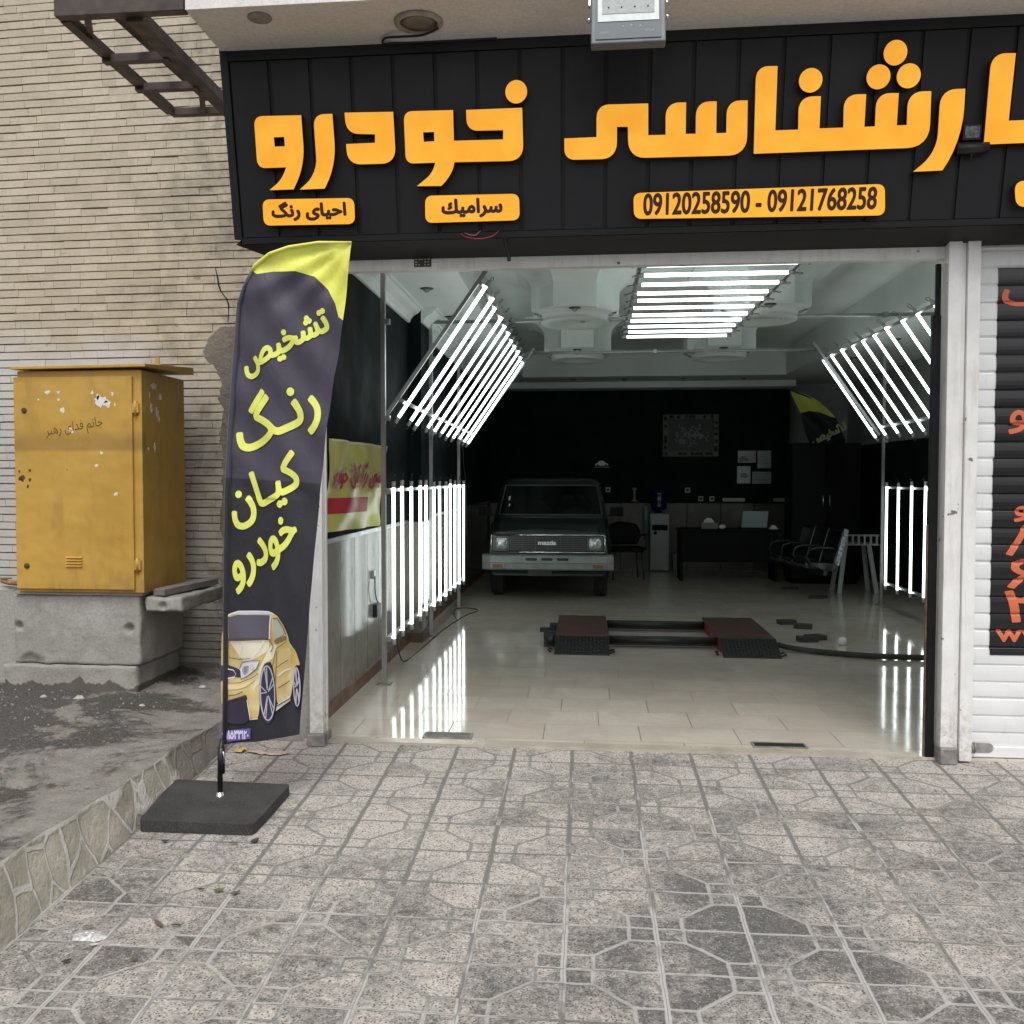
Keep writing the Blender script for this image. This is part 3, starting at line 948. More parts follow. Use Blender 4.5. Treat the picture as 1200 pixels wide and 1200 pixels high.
# ------------------------------------------------------------------ signboard
SB = Vector((0, 5.2, 2.793)); SU = Vector((0, -.2, .922)).normalized(); SN = Vector((0, -.922, -.2)).normalized()
def sgn(off): return lambda x, v: SB + Vector((x, 0, 0)) + SU * v + SN * off
M_sign = mk("charcoal_panel", (.013, .0138, .016), .45, spec=.35, var=.25, vs=3, bump=.06, bs=200)
M_signd = mk("panel_groove", (.004, .004, .0045), .6)
M_let = emit("amber_letter_face", (1.0, .42, .045), .54, (.55, .27, .02))
t_ = NT(M_let); pp_ = t_.pos()
t_.put(t_.b.inputs['Emission Color'], t_.mix(t_.ramp(t_.noise(pp_, 6, 5, .65), .32, .68), (.93, .35, .018), (1.0, .48, .045)))
M_lets = mk("black_letter_side", (.03, .018, .01), .4)
M_brown = mk("dark_brown_letter", (.045, .014, .008), .5)

sign = thing("signboard", "long black fascia signboard with amber Persian letters and a phone number over the open shop", "sign", (1, 5.2, 2.79))
g = MB()
x = -1.853; XE = 5.0
edges = []
k = -1.637 - .2165
while k < XE:
    edges.append(k); k += .2165
for a in edges:
    x0 = max(a + .011, -1.853); x1 = a + .2165 - .011
    f, bk = sgn(0), sgn(-.03)
    g.poly([[(x0, .006), (x1, .006), (x1, .88), (x0, .88)]], f, bk)
g.build("face_panel", M_sign, sign, bevel=.003)
g = MB()
g.poly([[(-1.853, .0), (XE, .0), (XE, .935), (-1.853, .935)]], sgn(-.014), sgn(-.16))
g.build("groove_backing", M_signd, sign)
g = MB()
g.poly([[(-1.893, -.005), (-1.852, -.005), (-1.852, .943), (-1.893, .943)]], sgn(.008), sgn(-.16))
g.poly([[(-1.851, .885), (XE, .885), (XE, .942), (-1.851, .942)]], sgn(.006), sgn(-.012))
g.poly([[(-1.851, -.028), (XE, -.028), (XE, .003), (-1.851, .003)]], sgn(.006), sgn(-.012))
g.build("edge_trim", M_sign, sign, bevel=.002)
g = MB()
def und(x): return [Vector((x, 5.21, 2.772)), Vector((x, 5.50, 2.70)), Vector((x, 5.50, 3.60)), Vector((x, 5.13, 3.60))]
g.add([Vector((-1.892, 5.215, 2.765)), Vector((XE, 5.215, 2.765)), Vector((XE, 5.435, 2.715)), Vector((-1.70, 5.435, 2.715)),
       Vector((-1.892, 5.33, 2.83)), Vector((XE, 5.33, 2.83)), Vector((XE, 5.435, 2.83)), Vector((-1.70, 5.435, 2.83))],
      [(0, 1, 2, 3), (7, 6, 5, 4), (0, 3, 7, 4), (1, 5, 6, 2), (0, 4, 5, 1), (3, 2, 6, 7)])
g.build("underside", M_signd, sign)

LET = {"w1": [[[-1.721, 0.609, 0.044], [-1.469, 0.605, 0.0], [-1.466, 0.362, 0.096], [-1.535, 0.242, 0.0], [-1.666, 0.242, 0.0], [-1.596, 0.291, 0.044], [-1.567, 0.353, 0.0], [-1.722, 0.353, 0.044]], [[-1.622, 0.503, 0.0], [-1.567, 0.503, 0.0], [-1.566, 0.457, 0.0], [-1.621, 0.457, 0.0]]], "r1": [[[-1.405, 0.606, 0.055], [-1.304, 0.606, 0.0], [-1.299, 0.35, 0.111], [-1.368, 0.241, 0.0], [-1.502, 0.24, 0.0], [-1.402, 0.317, 0.081]]], "d1": [[[-1.24, 0.609, 0.0], [-0.986, 0.604, 0.0], [-0.982, 0.354, 0.075], [-1.239, 0.356, 0.07], [-1.24, 0.457, 0.0], [-1.088, 0.458, 0.0], [-1.086, 0.499, 0.0], [-1.236, 0.507, 0.063]]], "kh": [[[-0.932, 0.604, 0.044], [-0.677, 0.601, 0.0], [-0.677, 0.454, 0.0], [-0.424, 0.452, 0.0], [-0.423, 0.496, 0.0], [-0.609, 0.499, 0.055], [-0.61, 0.599, 0.0], [-0.325, 0.599, 0.0], [-0.321, 0.346, 0.074], [-0.678, 0.35, 0.0], [-0.683, 0.295, 0.081], [-0.749, 0.236, 0.0], [-0.877, 0.239, 0.0], [-0.79, 0.302, 0.044], [-0.777, 0.351, 0.0], [-0.931, 0.351, 0.041]], [[-0.835, 0.5, 0.0], [-0.778, 0.5, 0.0], [-0.778, 0.455, 0.0], [-0.833, 0.454, 0.0]]], "si": [[[-0.113, 0.446, 0.0], [0.049, 0.447, 0.0], [0.048, 0.599, 0.062], [0.304, 0.596, 0.0], [0.307, 0.447, 0.0], [0.393, 0.446, 0.0], [0.389, 0.596, 0.067], [0.49, 0.594, 0.0], [0.492, 0.447, 0.0], [0.541, 0.446, 0.0], [0.538, 0.596, 0.067], [0.639, 0.593, 0.0], [0.642, 0.445, 0.0], [0.691, 0.445, 0.0], [0.687, 0.595, 0.067], [0.789, 0.592, 0.0], [0.796, 0.337, 0.088], [0.21, 0.341, 0.083], [0.205, 0.49, 0.0], [0.151, 0.492, 0.0], [0.152, 0.34, 0.078], [-0.112, 0.343, 0.052]]], "sh": [[[0.822, 0.746, 0.061], [0.925, 0.743, 0.0], [0.929, 0.448, 0.0], [1.039, 0.448, 0.0], [1.033, 0.6, 0.067], [1.139, 0.598, 0.0], [1.141, 0.45, 0.0], [1.255, 0.45, 0.0], [1.247, 0.602, 0.067], [1.353, 0.599, 0.0], [1.355, 0.45, 0.0], [1.405, 0.45, 0.0], [1.4, 0.602, 0.067], [1.506, 0.598, 0.0], [1.508, 0.451, 0.0], [1.555, 0.451, 0.0], [1.548, 0.604, 0.073], [1.657, 0.601, 0.0], [1.67, 0.345, 0.104], [0.829, 0.342, 0.0]]], "r2": [[[1.7, 0.607, 0.073], [1.814, 0.606, 0.0], [1.823, 0.36, 0.159], [1.741, 0.235, 0.0], [1.603, 0.233, 0.0], [1.707, 0.32, 0.085]]], "ka": [[[1.919, 0.759, 0.067], [2.03, 0.755, 0.0], [2.029, 0.454, 0.0], [2.388, 0.455, 0.0], [2.458, 0.652, 0.0], [2.563, 0.652, 0.049], [2.539, 0.352, 0.073], [1.924, 0.349, 0.0]]]}
DOTS = [(-0.354, 0.675, 0.055, 0.055), (1.086, 0.672, 0.056, 0.056), (1.405, 0.675, 0.056, 0.056), (1.546, 0.674, 0.056, 0.056), (1.476, 0.78, 0.055, 0.057)]
PLATES = {"a": [[-1.708, 0.196, 0.037], [-1.213, 0.19, 0.037], [-1.215, 0.059, 0.037], [-1.711, 0.063, 0.037]], "b": [[-0.836, 0.19, 0.037], [-0.346, 0.186, 0.037], [-0.344, 0.055, 0.037], [-0.84, 0.054, 0.037]], "c": [[0.237, 0.172, 0.037], [1.473, 0.18, 0.037], [1.485, 0.03, 0.037], [0.243, 0.046, 0.037]], "e": [[2.085, 0.175, 0.046], [2.369, 0.176, 0.046], [2.381, 0.073, 0.046], [2.106, 0.049, 0.046]]}
for key, loops in LET.items():
    g = MB()
    g.poly([rounded(l) for l in loops], sgn(.05), sgn(.001), 0, 1)
    g.build("letter", [M_let, M_lets], sign)
for cx, cv, rx, ry in DOTS:
    g = MB(); g.poly([circle(cx, cv, rx, ry)], sgn(.05), sgn(.001), 0, 1)
    g.build("letter_dot", [M_let, M_lets], sign)
PT = {'a': ('احیای رنگ', (-1.659, .086, -1.262, .178), True), 'b': ('سرامیك', (-.748, .078, -.437, .167), True), 'c': ('09120258590 - 09121768258', (.291, .063, 1.437, .166), False), 'e': None}
for key, q in PLATES.items():
    g = MB(); g.poly([rounded([tuple(p) for p in q])], sgn(.05), sgn(.001), 0, 1)
    pl_ = g.build("plate", [M_let, M_lets], sign)
    if PT[key]:
        s_, bb, per = PT[key]
        g = MB()
        ink(g, fit(text_polys(s_, 0, per), bb), .0050 if per else .0036, .0515, lambda r, lv: g.poly(r, sgn(lv)))
        g.build("lettering", M_brown, pl_)

# little floodlight set behind the letters
M_glass = mk("dusty_lamp_glass", (.10, .11, .11), .15)
ls = thing("sign_lamp", "small broken black lamp in a hole between the last two amber letters", "lamp", tuple(sgn(0)(1.88, .37)))
g = MB(); g.poly([[(1.83, .375), (1.915, .375), (1.915, .445), (1.83, .445)]], sgn(.03), sgn(.002)); g.build("housing", M_dark, ls, bevel=.004)
g = MB(); g.poly([[(1.838, .384), (1.905, .384), (1.905, .437), (1.838, .437)]], sgn(.034), sgn(.0301)); g.build("glass", mk("broken_glass", (.16, .18, .18), .1, var=.7, vs=60), ls)
g = MB(); g.tube([sgn(.035)(1.80, .335), sgn(.035)(1.95, .335)], .030, 12); g.tube([sgn(.03)(1.877, .335), sgn(.03)(1.877, .285)], [.014, .006], 8); g.build("bracket", M_dark, ls)

# loose wires under the signboard
M_red = mk("red_wire", (.28, .03, .03), .45)
def wire(name, label, pts, r, mat, cat="wire"):
    g = MB(); P = [Vector(p) for p in pts]; out = []
    for i in range(len(P) - 1):
        p0 = P[max(i - 1, 0)]; p1 = P[i]; p2 = P[i + 1]; p3 = P[min(i + 2, len(P) - 1)]
        for j in range(6):
            t = j / 6
            out.append(.5 * ((2 * p1) + (p2 - p0) * t + (2 * p0 - 5 * p1 + 4 * p2 - p3) * t * t + (3 * p1 - p0 - 3 * p2 + p3) * t ** 3))
    out.append(P[-1])
    g.tube(out, r, 7)
    return tag(g.build(name, mat), label, cat)
wire("loose_wire", "loose red wire sagging in a loop below the signboard", [(-.66, 5.19, 2.79), (-.63, 5.17, 2.765), (-.56, 5.165, 2.752), (-.49, 5.17, 2.765), (-.455, 5.19, 2.80)], .0032, M_red)
wire("loose_wire", "short pink wire beside the longer red loop below the signboard", [(-.64, 5.19, 2.79), (-.60, 5.17, 2.773), (-.575, 5.17, 2.775), (-.555, 5.19, 2.80)], .003, mk("pink_wire", (.35, .12, .11), .5))
wire("hanging_strap", "black strip hanging down from the sign over the lintel", [(-.43, 5.21, 2.78), (-.425, 5.27, 2.73), (-.415, 5.30, 2.70), (-.412, 5.30, 2.66)], [.010] * 18 + [.002], M_dark, "strip")

# ------------------------------------------------------------------ canopy lamps
M_ring = mk("grubby_lamp_ring", (.38, .35, .31), .5, var=.2, vs=20)
M_lens = mk("grubby_lamp_lens", (.24, .225, .19), .35, var=.25, vs=14)
M_hole = mk("lamp_cover_grey", (.30, .28, .25), .6, var=.2, vs=20)
dl = thing("canopy_downlight", "large round recessed downlight with a loose cable in the canopy", "downlight", (-.81, 4.78, 3.70))
g = MB(); g.lathe((-.81, 4.77, 3.704), [(.118, 0), (.118, -.012), (.10, -.02), (.09, -.012), (.09, 0)], 32); g.build("ring", M_ring, dl)
g = MB(); g.lathe((-.81, 4.77, 3.70), [(.089, -.004), (.05, -.0065), (.001, -.007)], 32); g.build("lens", M_lens, dl)
dl = thing("canopy_downlight", "small round blanked downlight near the left end of the canopy", "downlight", (-1.56, 4.66, 3.70))
g = MB(); g.lathe((-1.56, 4.65, 3.704), [(.058, 0), (.058, -.006), (.05, -.010), (.001, -.010)], 24); g.build("cover", M_hole, dl)
wire("lamp_cable", "black cable curling from the large canopy downlight along the signboard top", [(-.72, 4.80, 3.68), (-.80, 4.83, 3.665), (-.92, 4.86, 3.675), (-1.0, 4.90, 3.69), (-1.02, 4.95, 3.685), (-.95, 4.985, 3.70), (-.7, 4.99, 3.702), (-.45, 4.985, 3.701)], .006, M_dark, "cable")

# floodlight
M_fl = mk("grey_flood_housing", (.14, .155, .165), .4, var=.15, vs=12)
M_flg = mk("flood_glass", (.10, .125, .14), .12)
M_flr = mk("flood_reflector", (.62, .66, .66), .35, var=.08, vs=40)
fl = thing("floodlight", "grey rectangular LED floodlight hanging in front of the canopy edge", "floodlight", (.18, 4.46, 3.43))
FM = Matrix.Translation((.182, 4.50, 3.43)) @ Matrix.Rotation(R(-10), 4, 'X')
def fbox(g, x0, x1, z0, z1, y0, y1):
    b = MB().box(x0, x1, y0, y1, z0, z1).xf(FM); g.add(b.v, b.f)
g = MB(); fbox(g, -.165, .165, 0, .46, -.02, .035); fbox(g, -.14, .14, .03, .43, .035, .07); g.build("housing", M_fl, fl, bevel=.006)
g = MB(); fbox(g, -.145, .145, .018, .442, -.0245, -.0205); g.build("glass", M_flg, fl)
g = MB(); fbox(g, -.135, .135, .10, .435, -.0275, -.0250); rf = g.build("reflector", M_flr, fl)
g = MB(); fbox(g, -.115, .115, .135, .43, -.0295, -.0278); g.build("diode_board", mk("diode_board", (.36, .385, .385), .5, var=.12, vs=90), rf)
g = MB()
for i in range(4):
    for j in range(5):
        q = FM @ Vector((-.0875 + i * .058, -.030, .165 + j * .056)); g.lathe(q, [(.004, .0), (.003, -.002), (.0, -.003)], 8, (0, 1, 0))
g.build("diode", M_ink, rf)
g = MB()
for r in fit(text_polys("IP66", .01, False), (.075, .045, .115, .058)) + fit(text_polys("100W", .01, False), (-.125, .042, -.085, .055)) + fit(text_polys("● METARAN", .01, False)[1:], (-.03, .072, .06, .083)):
    g.poly(r, lambda a, b: FM @ Vector((a, -.0252, b)))
g.build("marking", mk("flood_print", (.25, .28, .30), .5), fl)
g = MB(); g.bar(FM @ Vector((-.172, .01, .2)), FM @ Vector((-.172, .03, .62)), .025, .004, (1, 0, 0)); g.bar(FM @ Vector((.172, .01, .2)), FM @ Vector((.172, .03, .62)), .025, .004, (1, 0, 0))
for sx in (-1, 1): g.lathe(FM @ Vector((sx * .166, .01, .135)), [(.011, 0), (.011, .012), (.006, .016)], 10, FM.to_3x3() @ Vector((sx, 0, 0)))
g.build("bracket", M_chrome, fl)

# ------------------------------------------------------------------ steel frame at the upper left
M_rust = mk("brown_primer_steel", (.060, .042, .036), .55, var=.45, vs=12, bump=.12)
fr = thing("steel_frame", "rusty brown welded steel awning frame reaching out beside the canopy", "frame", (-2.2, 4.9, 3.7))
g = MB(); g.bar((-2.53, 4.56, 3.745), (-1.89, 4.56, 3.745), .06, .085); g.bar((-2.30, 4.6, 3.79), (-2.30, 5.9, 3.83), .07, .04); g.build("front_beam", M_rust, fr)
g = MB(); g.bar((-2.505, 4.59, 3.72), (-2.505, 5.80, 3.72), .05, .045); g.bar((-2.16, 4.59, 3.715), (-2.14, 5.9, 3.715), .085, .06); g.build("side_beam", M_rust, fr)
for a_, b_, w_ in (((-2.53, 5.02, 3.70), (-2.17, 5.02, 3.70), .05), ((-2.53, 5.40, 3.70), (-2.17, 5.40, 3.70), .05), ((-2.505, 5.82, 3.715), (-1.85, 5.82, 3.715), .05)):
    g = MB(); g.bar(a_, b_, w_, .04); g.build("cross_bar", M_rust, fr)
for a_, b_ in (((-2.40, 4.60, 3.73), (-2.49, 4.80, 3.73)), ((-2.17, 5.44, 3.70), (-2.30, 5.80, 3.70))):
    g = MB(); g.bar(a_, b_, .03, .035); g.build("brace", M_rust, fr)

# ------------------------------------------------------------------ roller shutter of the next bay
def shutter_mat(name, c):
    m = mk(name, c, .42, var=.06, vs=5); t = NT(m); p = t.pos()
    base = t.mix(t.ramp(t.noise(p, 4, 6), .35, .7), tuple(q * .9 for q in c), c)
    t.col(t.mix(t.ramp(t.noise(t.vm('MULTIPLY', p, (10, 1, 2)), 3, 5, .7), .58, .8, 0, .35), base, tuple(q * .55 for q in c)))
    return m
M_shut = shutter_mat("white_shutter_slat", (.78, .79, .80))
M_post = mk("glossy_black_film", (.012, .012, .014), .22)
M_org = mk("orange_red_print", (.62, .14, .06), .45)
PIT = .0915
def sh_y(z):
    f = (z % PIT) / PIT
    return 5.469 - .0022 * math.sin(math.pi * min(1, f / .86)) if f < .86 else 5.474 + .004 * math.sin((f - .86) / .14 * math.pi)
sh = thing("roller_shutter", "closed white roller shutter with a black and orange printed sheet right of the doorway", "shutter", (3.6, 5.47, 0))
g = MB(); vs = []; zs = []
n = 0; zt = 2.80
while n * PIT < zt:
    for f in (0, .08, .22, .43, .64, .78, .855, .87, .93, .985):
        zs.append(n * PIT + f * PIT)
    n += 1
for z in zs:
    vs += [(2.02, sh_y(z), z + .05), (6.2, sh_y(z), z + .05)]
g.add(vs, [(2 * i, 2 * i + 1, 2 * i + 3, 2 * i + 2) for i in range(len(zs) - 1)], 0, False)
g.build("slats", M_shut, sh, fix=False)
g = MB(); g.box(2.042, 6.2, 5.455, 5.50, .004, .062); bb = g.build("bottom_bar", M_shut, sh, bevel=.004)
def shp(x, z): return Vector((x, sh_y(z - .05) - .0035, z))
g = MB(); vs = []; Z0, Z1 = .555, 2.605
zl = [Z0] + [z + .05 for z in zs if Z0 < z + .05 < Z1] + [Z1]
for z in zl:
    x0 = 2.156 + .007 * mnoise.noise(Vector((z * 5, 1, 0))) - (.006 if z < 1.6 else 0)
    vs += [shp(x0, z), shp(3.9, z)]
g.add(vs, [(2 * i, 2 * i + 1, 2 * i + 3, 2 * i + 2) for i in range(len(zl) - 1)])
pst = g.build("printed_sheet", M_post, sh, fix=False)
def shp2(x, z): return Vector((x, sh_y(z - .05) - .006, z))
g = MB()
def shtext(s_, bb, bold=.03, per=True):
    ink(g, fit(text_polys(s_, 0, per), bb), .0042, .006, lambda r, lv: g.drape(r, lambda x, z: Vector((x, sh_y(z - .05) - lv, z)), .012))
shtext('کارشناسی', (2.18, 2.405, 3.3, 2.60)); shtext('خودرو', (2.225, 1.735, 2.80, 1.90)); shtext('۰۹۱۲', (2.42, 1.16, 2.95, 1.34))
shtext('کیان خودرو', (2.262, 1.27, 3.1, 1.40))
shtext('۰۹۱۲۰۲۵۸', (2.225, 1.09, 3.4, 1.25)); shtext('۰۹۱۲۱۷۶', (2.235, .915, 3.4, 1.07)); shtext('۰۲۱۳۳', (2.222, .735, 3.2, .90)); shtext('www.', (2.182, .63, 2.60, .69), .03, False)
g.build("print", M_org, pst)
g = MB(); g.poly([rounded([(2.05, -.02, .02), (2.175, -.02, .03), (2.175, .032, .03), (2.05, .032, .02)])], lambda x, z: Vector((x, 5.452, z + .05)), lambda x, z: Vector((x, 5.4545, z + .05))); hs = g.build("hasp", M_galv, sh)
g = MB(); g.tube([(2.06, 5.445, .03), (2.06, 5.425, .045), (2.06, 5.425, .07), (2.06, 5.445, .085)], .006, 8); g.tube([(2.075, 5.445, .03), (2.075, 5.43, .045), (2.075, 5.43, .07), (2.075, 5.445, .085)], .005, 8); g.build("staple", M_galv, hs)

# ------------------------------------------------------------------ cabinet on its plinth
def cabinet_mat():
    m = mk("ochre_cabinet_paint", rough=.45); t = NT(m); p = t.pos(); X, Y, Z = t.xyz(p)
    n = t.noise(p, 2.2, 6, .6); f = t.noise(p, 24, 5, .7)
    c = t.mix(t.ramp(n, .3, .7), (.47, .275, .045), (.57, .345, .065))
    sm = t.noise(t.vm('MULTIPLY', p, (1, 1, .35)), 6, 5, .65)
    c = t.mix(t.ramp(sm, .52, .72, 0, .45), c, (.27, .15, .04))
    c = t.mix(t.ramp(f, .66, .74, 0, .4), c, (.25, .15, .05))
    band = t.m('MULTIPLY', t.ramp(t.m('ADD', Z, t.m('MULTIPLY', f, .02)), 1.665, 1.69), t.ramp(Z, 1.73, 1.80, 1, 0))
    c = t.mix(t.m('MULTIPLY', t.m('MULTIPLY', band, t.ramp(Y, 5.85, 5.9, 1, 0)), .55), c, (.24, .14, .035))
    c = t.mix(t.m('MULTIPLY', t.ramp(Z, .98, .78), t.ramp(sm, .4, .6, 0, .5)), c, (.20, .12, .045))
    t.col(c); t.rough(t.ramp(f, .3, .7, .38, .55)); t.bump(t.m('ADD', t.m('MULTIPLY', t.noise(p, 4.5, 2), 4.0), t.m('MULTIPLY', f, .25)), .30, .012)
    return m
M_cab = cabinet_mat()
M_rst = mk("rust_brown", (.10, .045, .02), .8, var=.4, vs=30)
M_paper = mk("torn_paper", (.72, .71, .68), .8, var=.1, vs=40)
cb = thing("utility_cabinet", "tall ochre yellow steel utility cabinet with torn stickers on a concrete plinth", "cabinet", (-3.12, 5.8, .785))
CX0, CX1, CY0, CY1, CZ0, CZ1 = -3.53, -2.72, 5.815, 6.46, .785, 2.165
g = MB(); g.box(CX0, CX1, CY0, CY1, CZ0, CZ1); g.build("body", M_cab, cb, bevel=.004)
g = MB(); g.add([(-3.545, 5.765, 2.170), (-2.672, 5.765, 2.178), (-2.675, 6.52, 2.205), (-3.545, 6.52, 2.20), (-3.545, 5.765, 2.188), (-2.672, 5.765, 2.196), (-2.675, 6.52, 2.255), (-3.545, 6.52, 2.255)],
               [(3, 2, 1, 0), (4, 5, 6, 7), (0, 1, 5, 4), (1, 2, 6, 5), (2, 3, 7, 6), (3, 0, 4, 7)]); rf = g.build("roof", M_cab, cb, bevel=.003)
g = MB(); g.poly([rounded([(0, 0, 0), (.035, 0, 0), (.03, .05, .012), (.008, .05, .012)])], lambda a, b: Vector((-2.72 + a, 6.0, 2.215 + b)), lambda a, b: Vector((-2.72 + a, 6.008, 2.215 + b)))
g.build("lifting_lug", M_cab, rf)
DX0, DX1 = -3.545, -2.775
g = MB(); g.box(DX0, DX1, 5.797, 5.8145, .805, 2.125); dr = g.build("door", M_cab, cb, bevel=.004)
for z in (.96, 1.93):
    g = MB(); g.tube([(-2.757, 5.803, z - .045), (-2.757, 5.803, z + .045)], .010, 10); g.box(-2.775, -2.735, 5.800, 5.8148, z - .03, z + .03); g.build("hinge", M_cab, cb)
    g = MB(); g.lathe((-3.475, 5.797, z - .01), [(.017, 0), (.017, .006), (.010, .008), (.0, .008)], 14, (0, -1, 0)); g.lathe((-3.475, 5.7895, z - .01), [(.006, 0), (.005, .0015), (.0, .0015)], 8, (0, -1, 0), 1); g.build("latch", [M_rst, M_ink], dr)
g = MB()
for i in range(4):
    z = .945 + i * .018
    g.add([(-3.215, 5.7965, z), (-3.11, 5.7965, z), (-3.11, 5.786, z + .004), (-3.215, 5.786, z + .004), (-3.215, 5.7965, z + .012), (-3.11, 5.7965, z + .012)], [(0, 1, 2, 3), (3, 2, 5, 4), (0, 3, 4), (1, 5, 2)])
g.build("vent", M_cab, dr)
def blob(cx, cz, r, seed, asp=1):
    rr = random.Random(seed); n = 16
    return [(cx + r * asp * (.5 + .9 * rr.random()) * math.cos(2 * math.pi * i / n), cz + r * (.5 + .9 * rr.random()) * math.sin(2 * math.pi * i / n)) for i in range(n)]
fd = lambda x, z: Vector((x, 5.7958, z)); fdd = lambda x, z: Vector((x, 5.797, z))
g = MB()
for i, (x, z, r, a) in enumerate([(-2.975, 1.975, .032, 1.2), (-2.935, 1.955, .026, .8), (-2.995, 2.0, .018, .7), (-2.90, 2.02, .012, .6), (-2.885, 1.95, .010, .5), (-3.03, 2.025, .012, .6), (-3.225, 1.92, .018, .9), (-3.25, 2.03, .01, 1), (-3.175, 1.80, .014, .7), (-3.165, 1.785, .009, 1), (-3.01, 1.575, .010, 1), (-2.885, 1.40, .013, 1), (-2.975, 1.655, .009, 1), (-3.25, 1.985, .008, 1), (-3.38, 1.985, .005, 1), (-3.32, 2.03, .012, 1.3)]):
    g.poly([blob(x, z, r, i + 10, a)], fd, fdd)
g.build("torn_sticker", M_paper, dr)
g = MB(); sx = lambda y, z: Vector((-2.7185, y, z)); sxx = lambda y, z: Vector((-2.7197, y, z))
for i, (y, z, r, a) in enumerate([(5.99, 2.08, .02, 2.2), (5.925, 2.02, .018, .5), (6.08, 2.02, .026, .8), (5.95, 1.94, .03, .6), (6.03, 1.92, .03, .9), (6.06, 1.875, .015, 1), (5.99, 1.69, .03, .4), (5.90, 1.68, .01, 1)]):
    g.poly([blob(y, z, r, i + 40, a)], sx, sxx)
g.build("torn_sticker", M_paper, cb)
g = MB()
for i, (x, z, r) in enumerate([(-3.495, 1.50, .020), (-3.515, 1.54, .010), (-3.445, 1.545, .010), (-3.445, 1.49, .012), (-3.46, 1.45, .010), (-3.51, 1.495, .014), (-3.2, 1.55, .004), (-2.87, 1.12, .004)]):
    g.poly([blob(x, z, r, i + 70, .8)], fd, fdd)
g.build("rust_hole", M_rst, dr)
g = MB()
for i, r in enumerate(fit(text_polys('جانم فدای رهبر', -.006), (-3.335, 1.745, -2.965, 1.875), R(7))):
    g.poly(r, lambda x, z: Vector((x, 5.7962 - (i % 3) * .0003, z)))
g.build("handwriting", mk("brown_marker", (.10, .05, .02), .8), dr)

def rough_block(name, x0, x1, y0, y1, z0, z1, mat, parent=None, amp=.008, n=(26, 14, 14), chips=(), rot=None):
    g = MB(); nx_, ny_, nz_ = n
    def pt(x, y, z):
        p = Vector((x, y, z)); c = Vector(((x0 + x1) / 2, (y0 + y1) / 2, (z0 + z1) / 2))
        e = sum(1 for a, lo, hi in ((x, x0, x1), (y, y0, y1), (z, z0, z1)) if a - lo < 1e-6 or hi - a < 1e-6)
        q = p + Vector((mnoise.noise(p * 9), mnoise.noise(p * 9 + Vector((5, 1, 2))), mnoise.noise(p * 9 + Vector((1, 7, 3))))) * amp
        q += Vector((mnoise.noise(p * 35), mnoise.noise(p * 35 + Vector((5, 1, 2))), mnoise.noise(p * 35 + Vector((1, 7, 3))))) * amp * .35
        if e >= 2:
            w = max(0, mnoise.noise(p * 6 + Vector((3, 3, 3)))) + .25
            q += (c - p).normalized() * amp * 2.2 * w
        for (cx, cy, cz, r, d) in chips:
            k = (p - Vector((cx, cy, cz))).length / r
            if k < 1: q += Vector((0, d, 0)) * (1 - k * k)
        return q
    def face(o, du, dv, a, b):
        base = len(g.v); vs = []; fs = []
        for j in range(b + 1):
            for i in range(a + 1):
                vs.append(pt(*(Vector(o) + Vector(du) * (i / a) + Vector(dv) * (j / b))))
        for j in range(b):
            for i in range(a):
                fs.append((j * (a + 1) + i, j * (a + 1) + i + 1, (j + 1) * (a + 1) + i + 1, (j + 1) * (a + 1) + i))
        g.add(vs, fs, 0, True)
    dx, dy, dz = (x1 - x0, 0, 0), (0, y1 - y0, 0), (0, 0, z1 - z0)
    face((x0, y0, z0), dx, dz, nx_, nz_); face((x1, y1, z0), (x0 - x1, 0, 0), dz, nx_, nz_)
    face((x1, y0, z0), dy, dz, ny_, nz_); face((x0, y1, z0), (0, y0 - y1, 0), dz, ny_, nz_)
    face((x0, y0, z1), dx, dy, nx_, ny_); face((x0, y1, z0), dx, (0, y0 - y1, 0), nx_, ny_)
    return g.build(name, mat, parent, merge=.0005)
M_base = concrete("damp_concrete", (.28, .27, .245), (.39, .375, .345), dark=(.17, .155, .13), stain=.45)
tq = NT(M_base); pq = tq.pos(); Xq, Yq, Zq = tq.xyz(pq)
lk = tq.b.inputs['Base Color'].links[0].from_socket
tq.col(tq.mix(tq.ramp(tq.m('SUBTRACT', Zq, tq.m('MULTIPLY', tq.noise(tq.vec(Xq, 0.0, 0.0), 5.5, 3, .6), .26)), .085, .06, 1, 0) if 0 else tq.ramp(tq.m('SUBTRACT', Zq, tq.m('MULTIPLY', tq.noise(tq.vec(Xq, 0.0, 0.0), 5.5, 3, .6), .26)), .075, .085, .85, 0), lk, (.075, .062, .048)))
pt_ = thing("concrete_plinth", "two tier grey cast concrete plinth carrying the yellow cabinet", "plinth", (-3.2, 5.85, .15))
rough_block("upper_block", -3.60, -2.765, 5.85, 6.52, .325, .765, M_block, pt_, .006, (60, 40, 36), [(-2.84, 5.85, .555, .032, .05), (-3.57, 5.85, .56, .03, .04), (-3.50, 5.85, .335, .06, .03), (-3.44, 5.85, .33, .05, .02)])
rough_block("base_block", -3.665, -2.785, 5.835, 6.5, .10, .32, M_base, pt_, .007, (40, 24, 12))
g = MB(); g.box(-3.58, -2.74, 5.83, 6.48, .767, .785); g.build("mortar_bed", M_mortar, pt_)
sb_ = rough_block("concrete_lintel", -2.735, -2.495, 5.86, 6.55, .665, .755, M_block, None, .007, (20, 26, 8), [(-2.62, 5.86, .70, .03, .03)])
tag(sb_, "pale concrete ledge slab sticking out right of the cabinet plinth", "slab")
pk = MB(); v = [(-2.70, 5.90, .762), (-2.615, 5.87, .762), (-2.505, 6.50, .770), (-2.62, 6.52, .770)]
